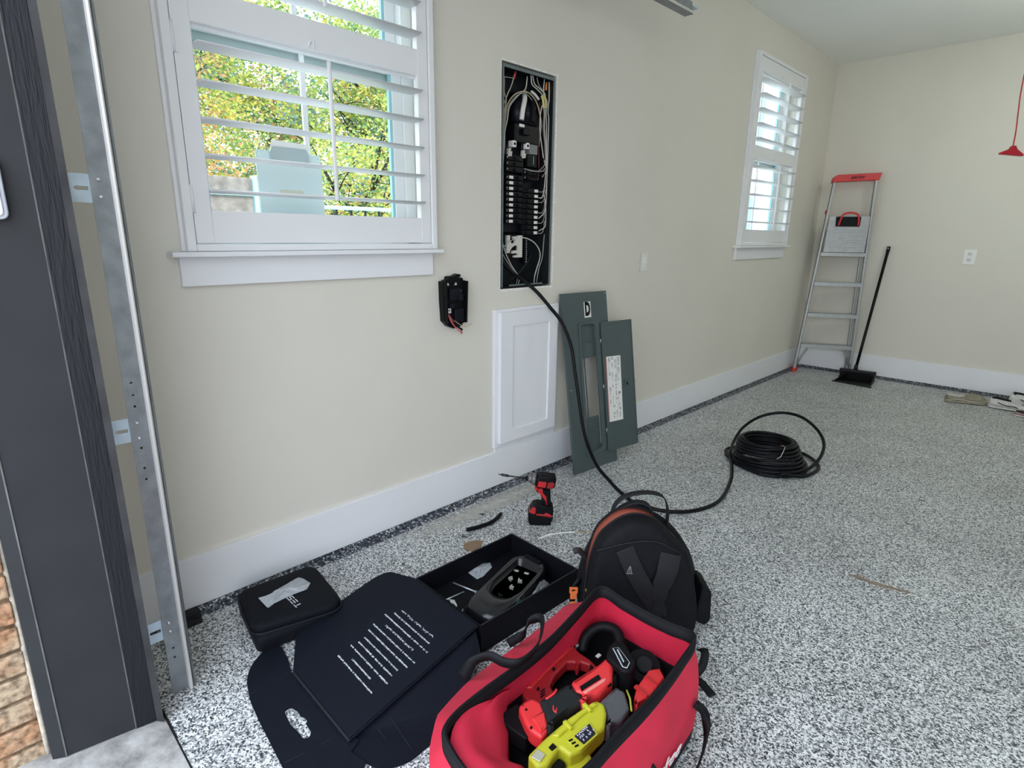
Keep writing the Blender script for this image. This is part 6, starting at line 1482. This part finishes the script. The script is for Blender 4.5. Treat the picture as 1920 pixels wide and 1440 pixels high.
lay([(1.374, 0.952), (1.362, 0.955), (1.362, 1.022), (1.387, 1.022), (1.424, 0.987), (1.430, 0.945), (1.419, 0.902), (1.398, 0.935)], 0.172, 0.046, mat('grey tool end', (0.085, 0.09, 0.10), 0.35), 'grey_end', yt, 0.008, 0.006)
mb = MB(); mb.tube([(1.388, 1.028, 0.218), (1.408, 1.012, 0.218), (1.430, 0.985, 0.216)], 0.0025, 6); mb.build('end_trim', mat('olive trim', (0.42, 0.42, 0.05), 0.4), yt)
lay([(1.386, 0.818), (1.392, 0.842), (1.428, 0.842), (1.444, 0.806), (1.436, 0.745), (1.404, 0.745), (1.402, 0.790)], 0.150, 0.046, M_YEL, 'handle', yt, 0.010, 0.008)
lay([(1.384, 0.780), (1.405, 0.780), (1.412, 0.730), (1.400, 0.700), (1.388, 0.720)], 0.160, 0.046, M_TBLK, 'trigger_guard', yt, 0.006, 0.006)
# other pieces
bh = thing('blade_holder', 'black blade shoe with a serrated edge at the near left of the tool bag', 'blade', (1.25, 0.79, 0.150))
lay([(1.206, 0.778), (1.210, 0.827), (1.227, 0.838), (1.232, 0.814), (1.272, 0.803), (1.294, 0.788), (1.294, 0.772), (1.228, 0.766)], 0.150, 0.042, M_TBLK, 'shoe', bh, 0.004, 0.005)
mb = MB(); pts = [(1.236, 0.760), (1.247, 0.768)]
for k in range(12):
    t = k/11; x = 1.247+(1.318-1.247)*t; y = 0.768+(0.722-0.768)*t; pts.append((x+(0.003 if k % 2 else 0), y+(0.003 if k % 2 else 0)))
pts += [(1.314, 0.706)]
mb.prism(pts, 0.003, z0=0.196); mb.build('serrated_blade', mat('dark maroon blade', (0.05, 0.012, 0.015), 0.4), bh)
rc = thing('red_battery_clip', 'bright red ribbed plastic piece at the right inside the tool bag', 'plastic part', (1.41, 1.09, 0.16))
lay([(1.384, 1.134), (1.400, 1.160), (1.425, 1.140), (1.432, 1.060), (1.426, 1.012), (1.408, 1.030), (1.394, 1.063)], 0.165, 0.045, M_CRED, 'clip_body', rc, 0.004, 0.003)
for y in (1.055, 1.100):
    mb = MB(); mb.prism(rpoly([(1.390, y), (1.430, y-0.006), (1.430, y+0.004), (1.391, y+0.012)], 0.002), 0.006, z0=0.208, bev=0.001); mb.build('rib', M_TRED, rc)
ag = thing('grinder_disc', 'black round tool guard at the back right inside the tool bag', 'power tool', (1.34, 1.185, 0.14))
mb = MB(); mb.cyl((1.336, 1.182, 0.150), (1.348, 1.172, 0.178), 0.044, 0.044, 32); mb.build('guard', M_TBLK, ag)
mb = MB(); mb.cyl((1.348, 1.172, 0.178), (1.352, 1.169, 0.188), 0.024, 0.020, 24); mb.build('hub', M_DGR, ag)
ho_ = thing('ear_muffs', 'black padded curved band at the back of the tool bag', 'headband', (1.21, 1.17, 0.12))
mb = MB(); mb.tube(crv([(1.178, 1.125, 0.150), (1.172, 1.150, 0.180), (1.186, 1.185, 0.200), (1.216, 1.204, 0.205), (1.246, 1.200, 0.200), (1.268, 1.176, 0.180), (1.274, 1.150, 0.150)], 6), 0.015, 10); mb.build('band', M_TBLK, ho_)
mb = MB(); mb.box(1.218, 1.228, 1.135, 1.150, 0.150, 0.153); mb.build('white_tag', M_WHT, ho_)
# unseen globe light, added to brighten the ceiling and back of the room
def added_globe_lamp(x, y, p, drop=0.42):
    t = thing('added_ceiling_light', 'added white globe light out of view, brightening the back of the garage', 'light', (x, y, ZC))
    mb = MB(); mb.cyl((x, y, ZC), (x, y, ZC-0.03), 0.07, 0.065, 24); mb.cyl((x, y, ZC-0.03), (x, y, ZC-drop+0.05), 0.022, 0.028, 16); mb.build('added_light_base', M_VINYL, t)
    m = mat('added lamp diffuser', (0.9, 0.9, 0.88), 0.4); b = m.node_tree.nodes['Principled BSDF']
    b.inputs['Emission Color'].default_value = (0.95, 1.0, 0.88, 1); b.inputs['Emission Strength'].default_value = p
    mb = MB(); mb.sphere((x, y, ZC-drop), 0.075, n=24); mb.build('added_globe', m, t)
added_globe_lamp(2.0, 4.75, 52.0)

# ================================================================== light portals in the real openings (they only guide sampling)
def portal(name, loc, rot, sx, sy):
    d = bpy.data.lights.new(name, 'AREA'); d.shape = 'RECTANGLE'; d.size = sx; d.size_y = sy; d.cycles.is_portal = True
    o = bpy.data.objects.new(name, d); COL.objects.link(o); o.location = loc; o.rotation_euler = rot
portal('doorway_portal', (2.8, 0.0, 1.2), (R(90), 0, PI), 4.7, 2.4)
for i, (a, b, c, d) in enumerate(WIN): portal('window_portal', (-0.15, (a+b)/2, (c+d)/2), (0, R(-90), 0), d-c, b-a)
SC.cycles.use_denoising = True
SC.cycles.max_bounces = 10
SC.cycles.diffuse_bounces = 6
SC.cycles.transparent_max_bounces = 24
SC.cycles.sample_clamp_indirect = 8
SC.cycles.caustics_reflective = False
SC.cycles.caustics_refractive = False
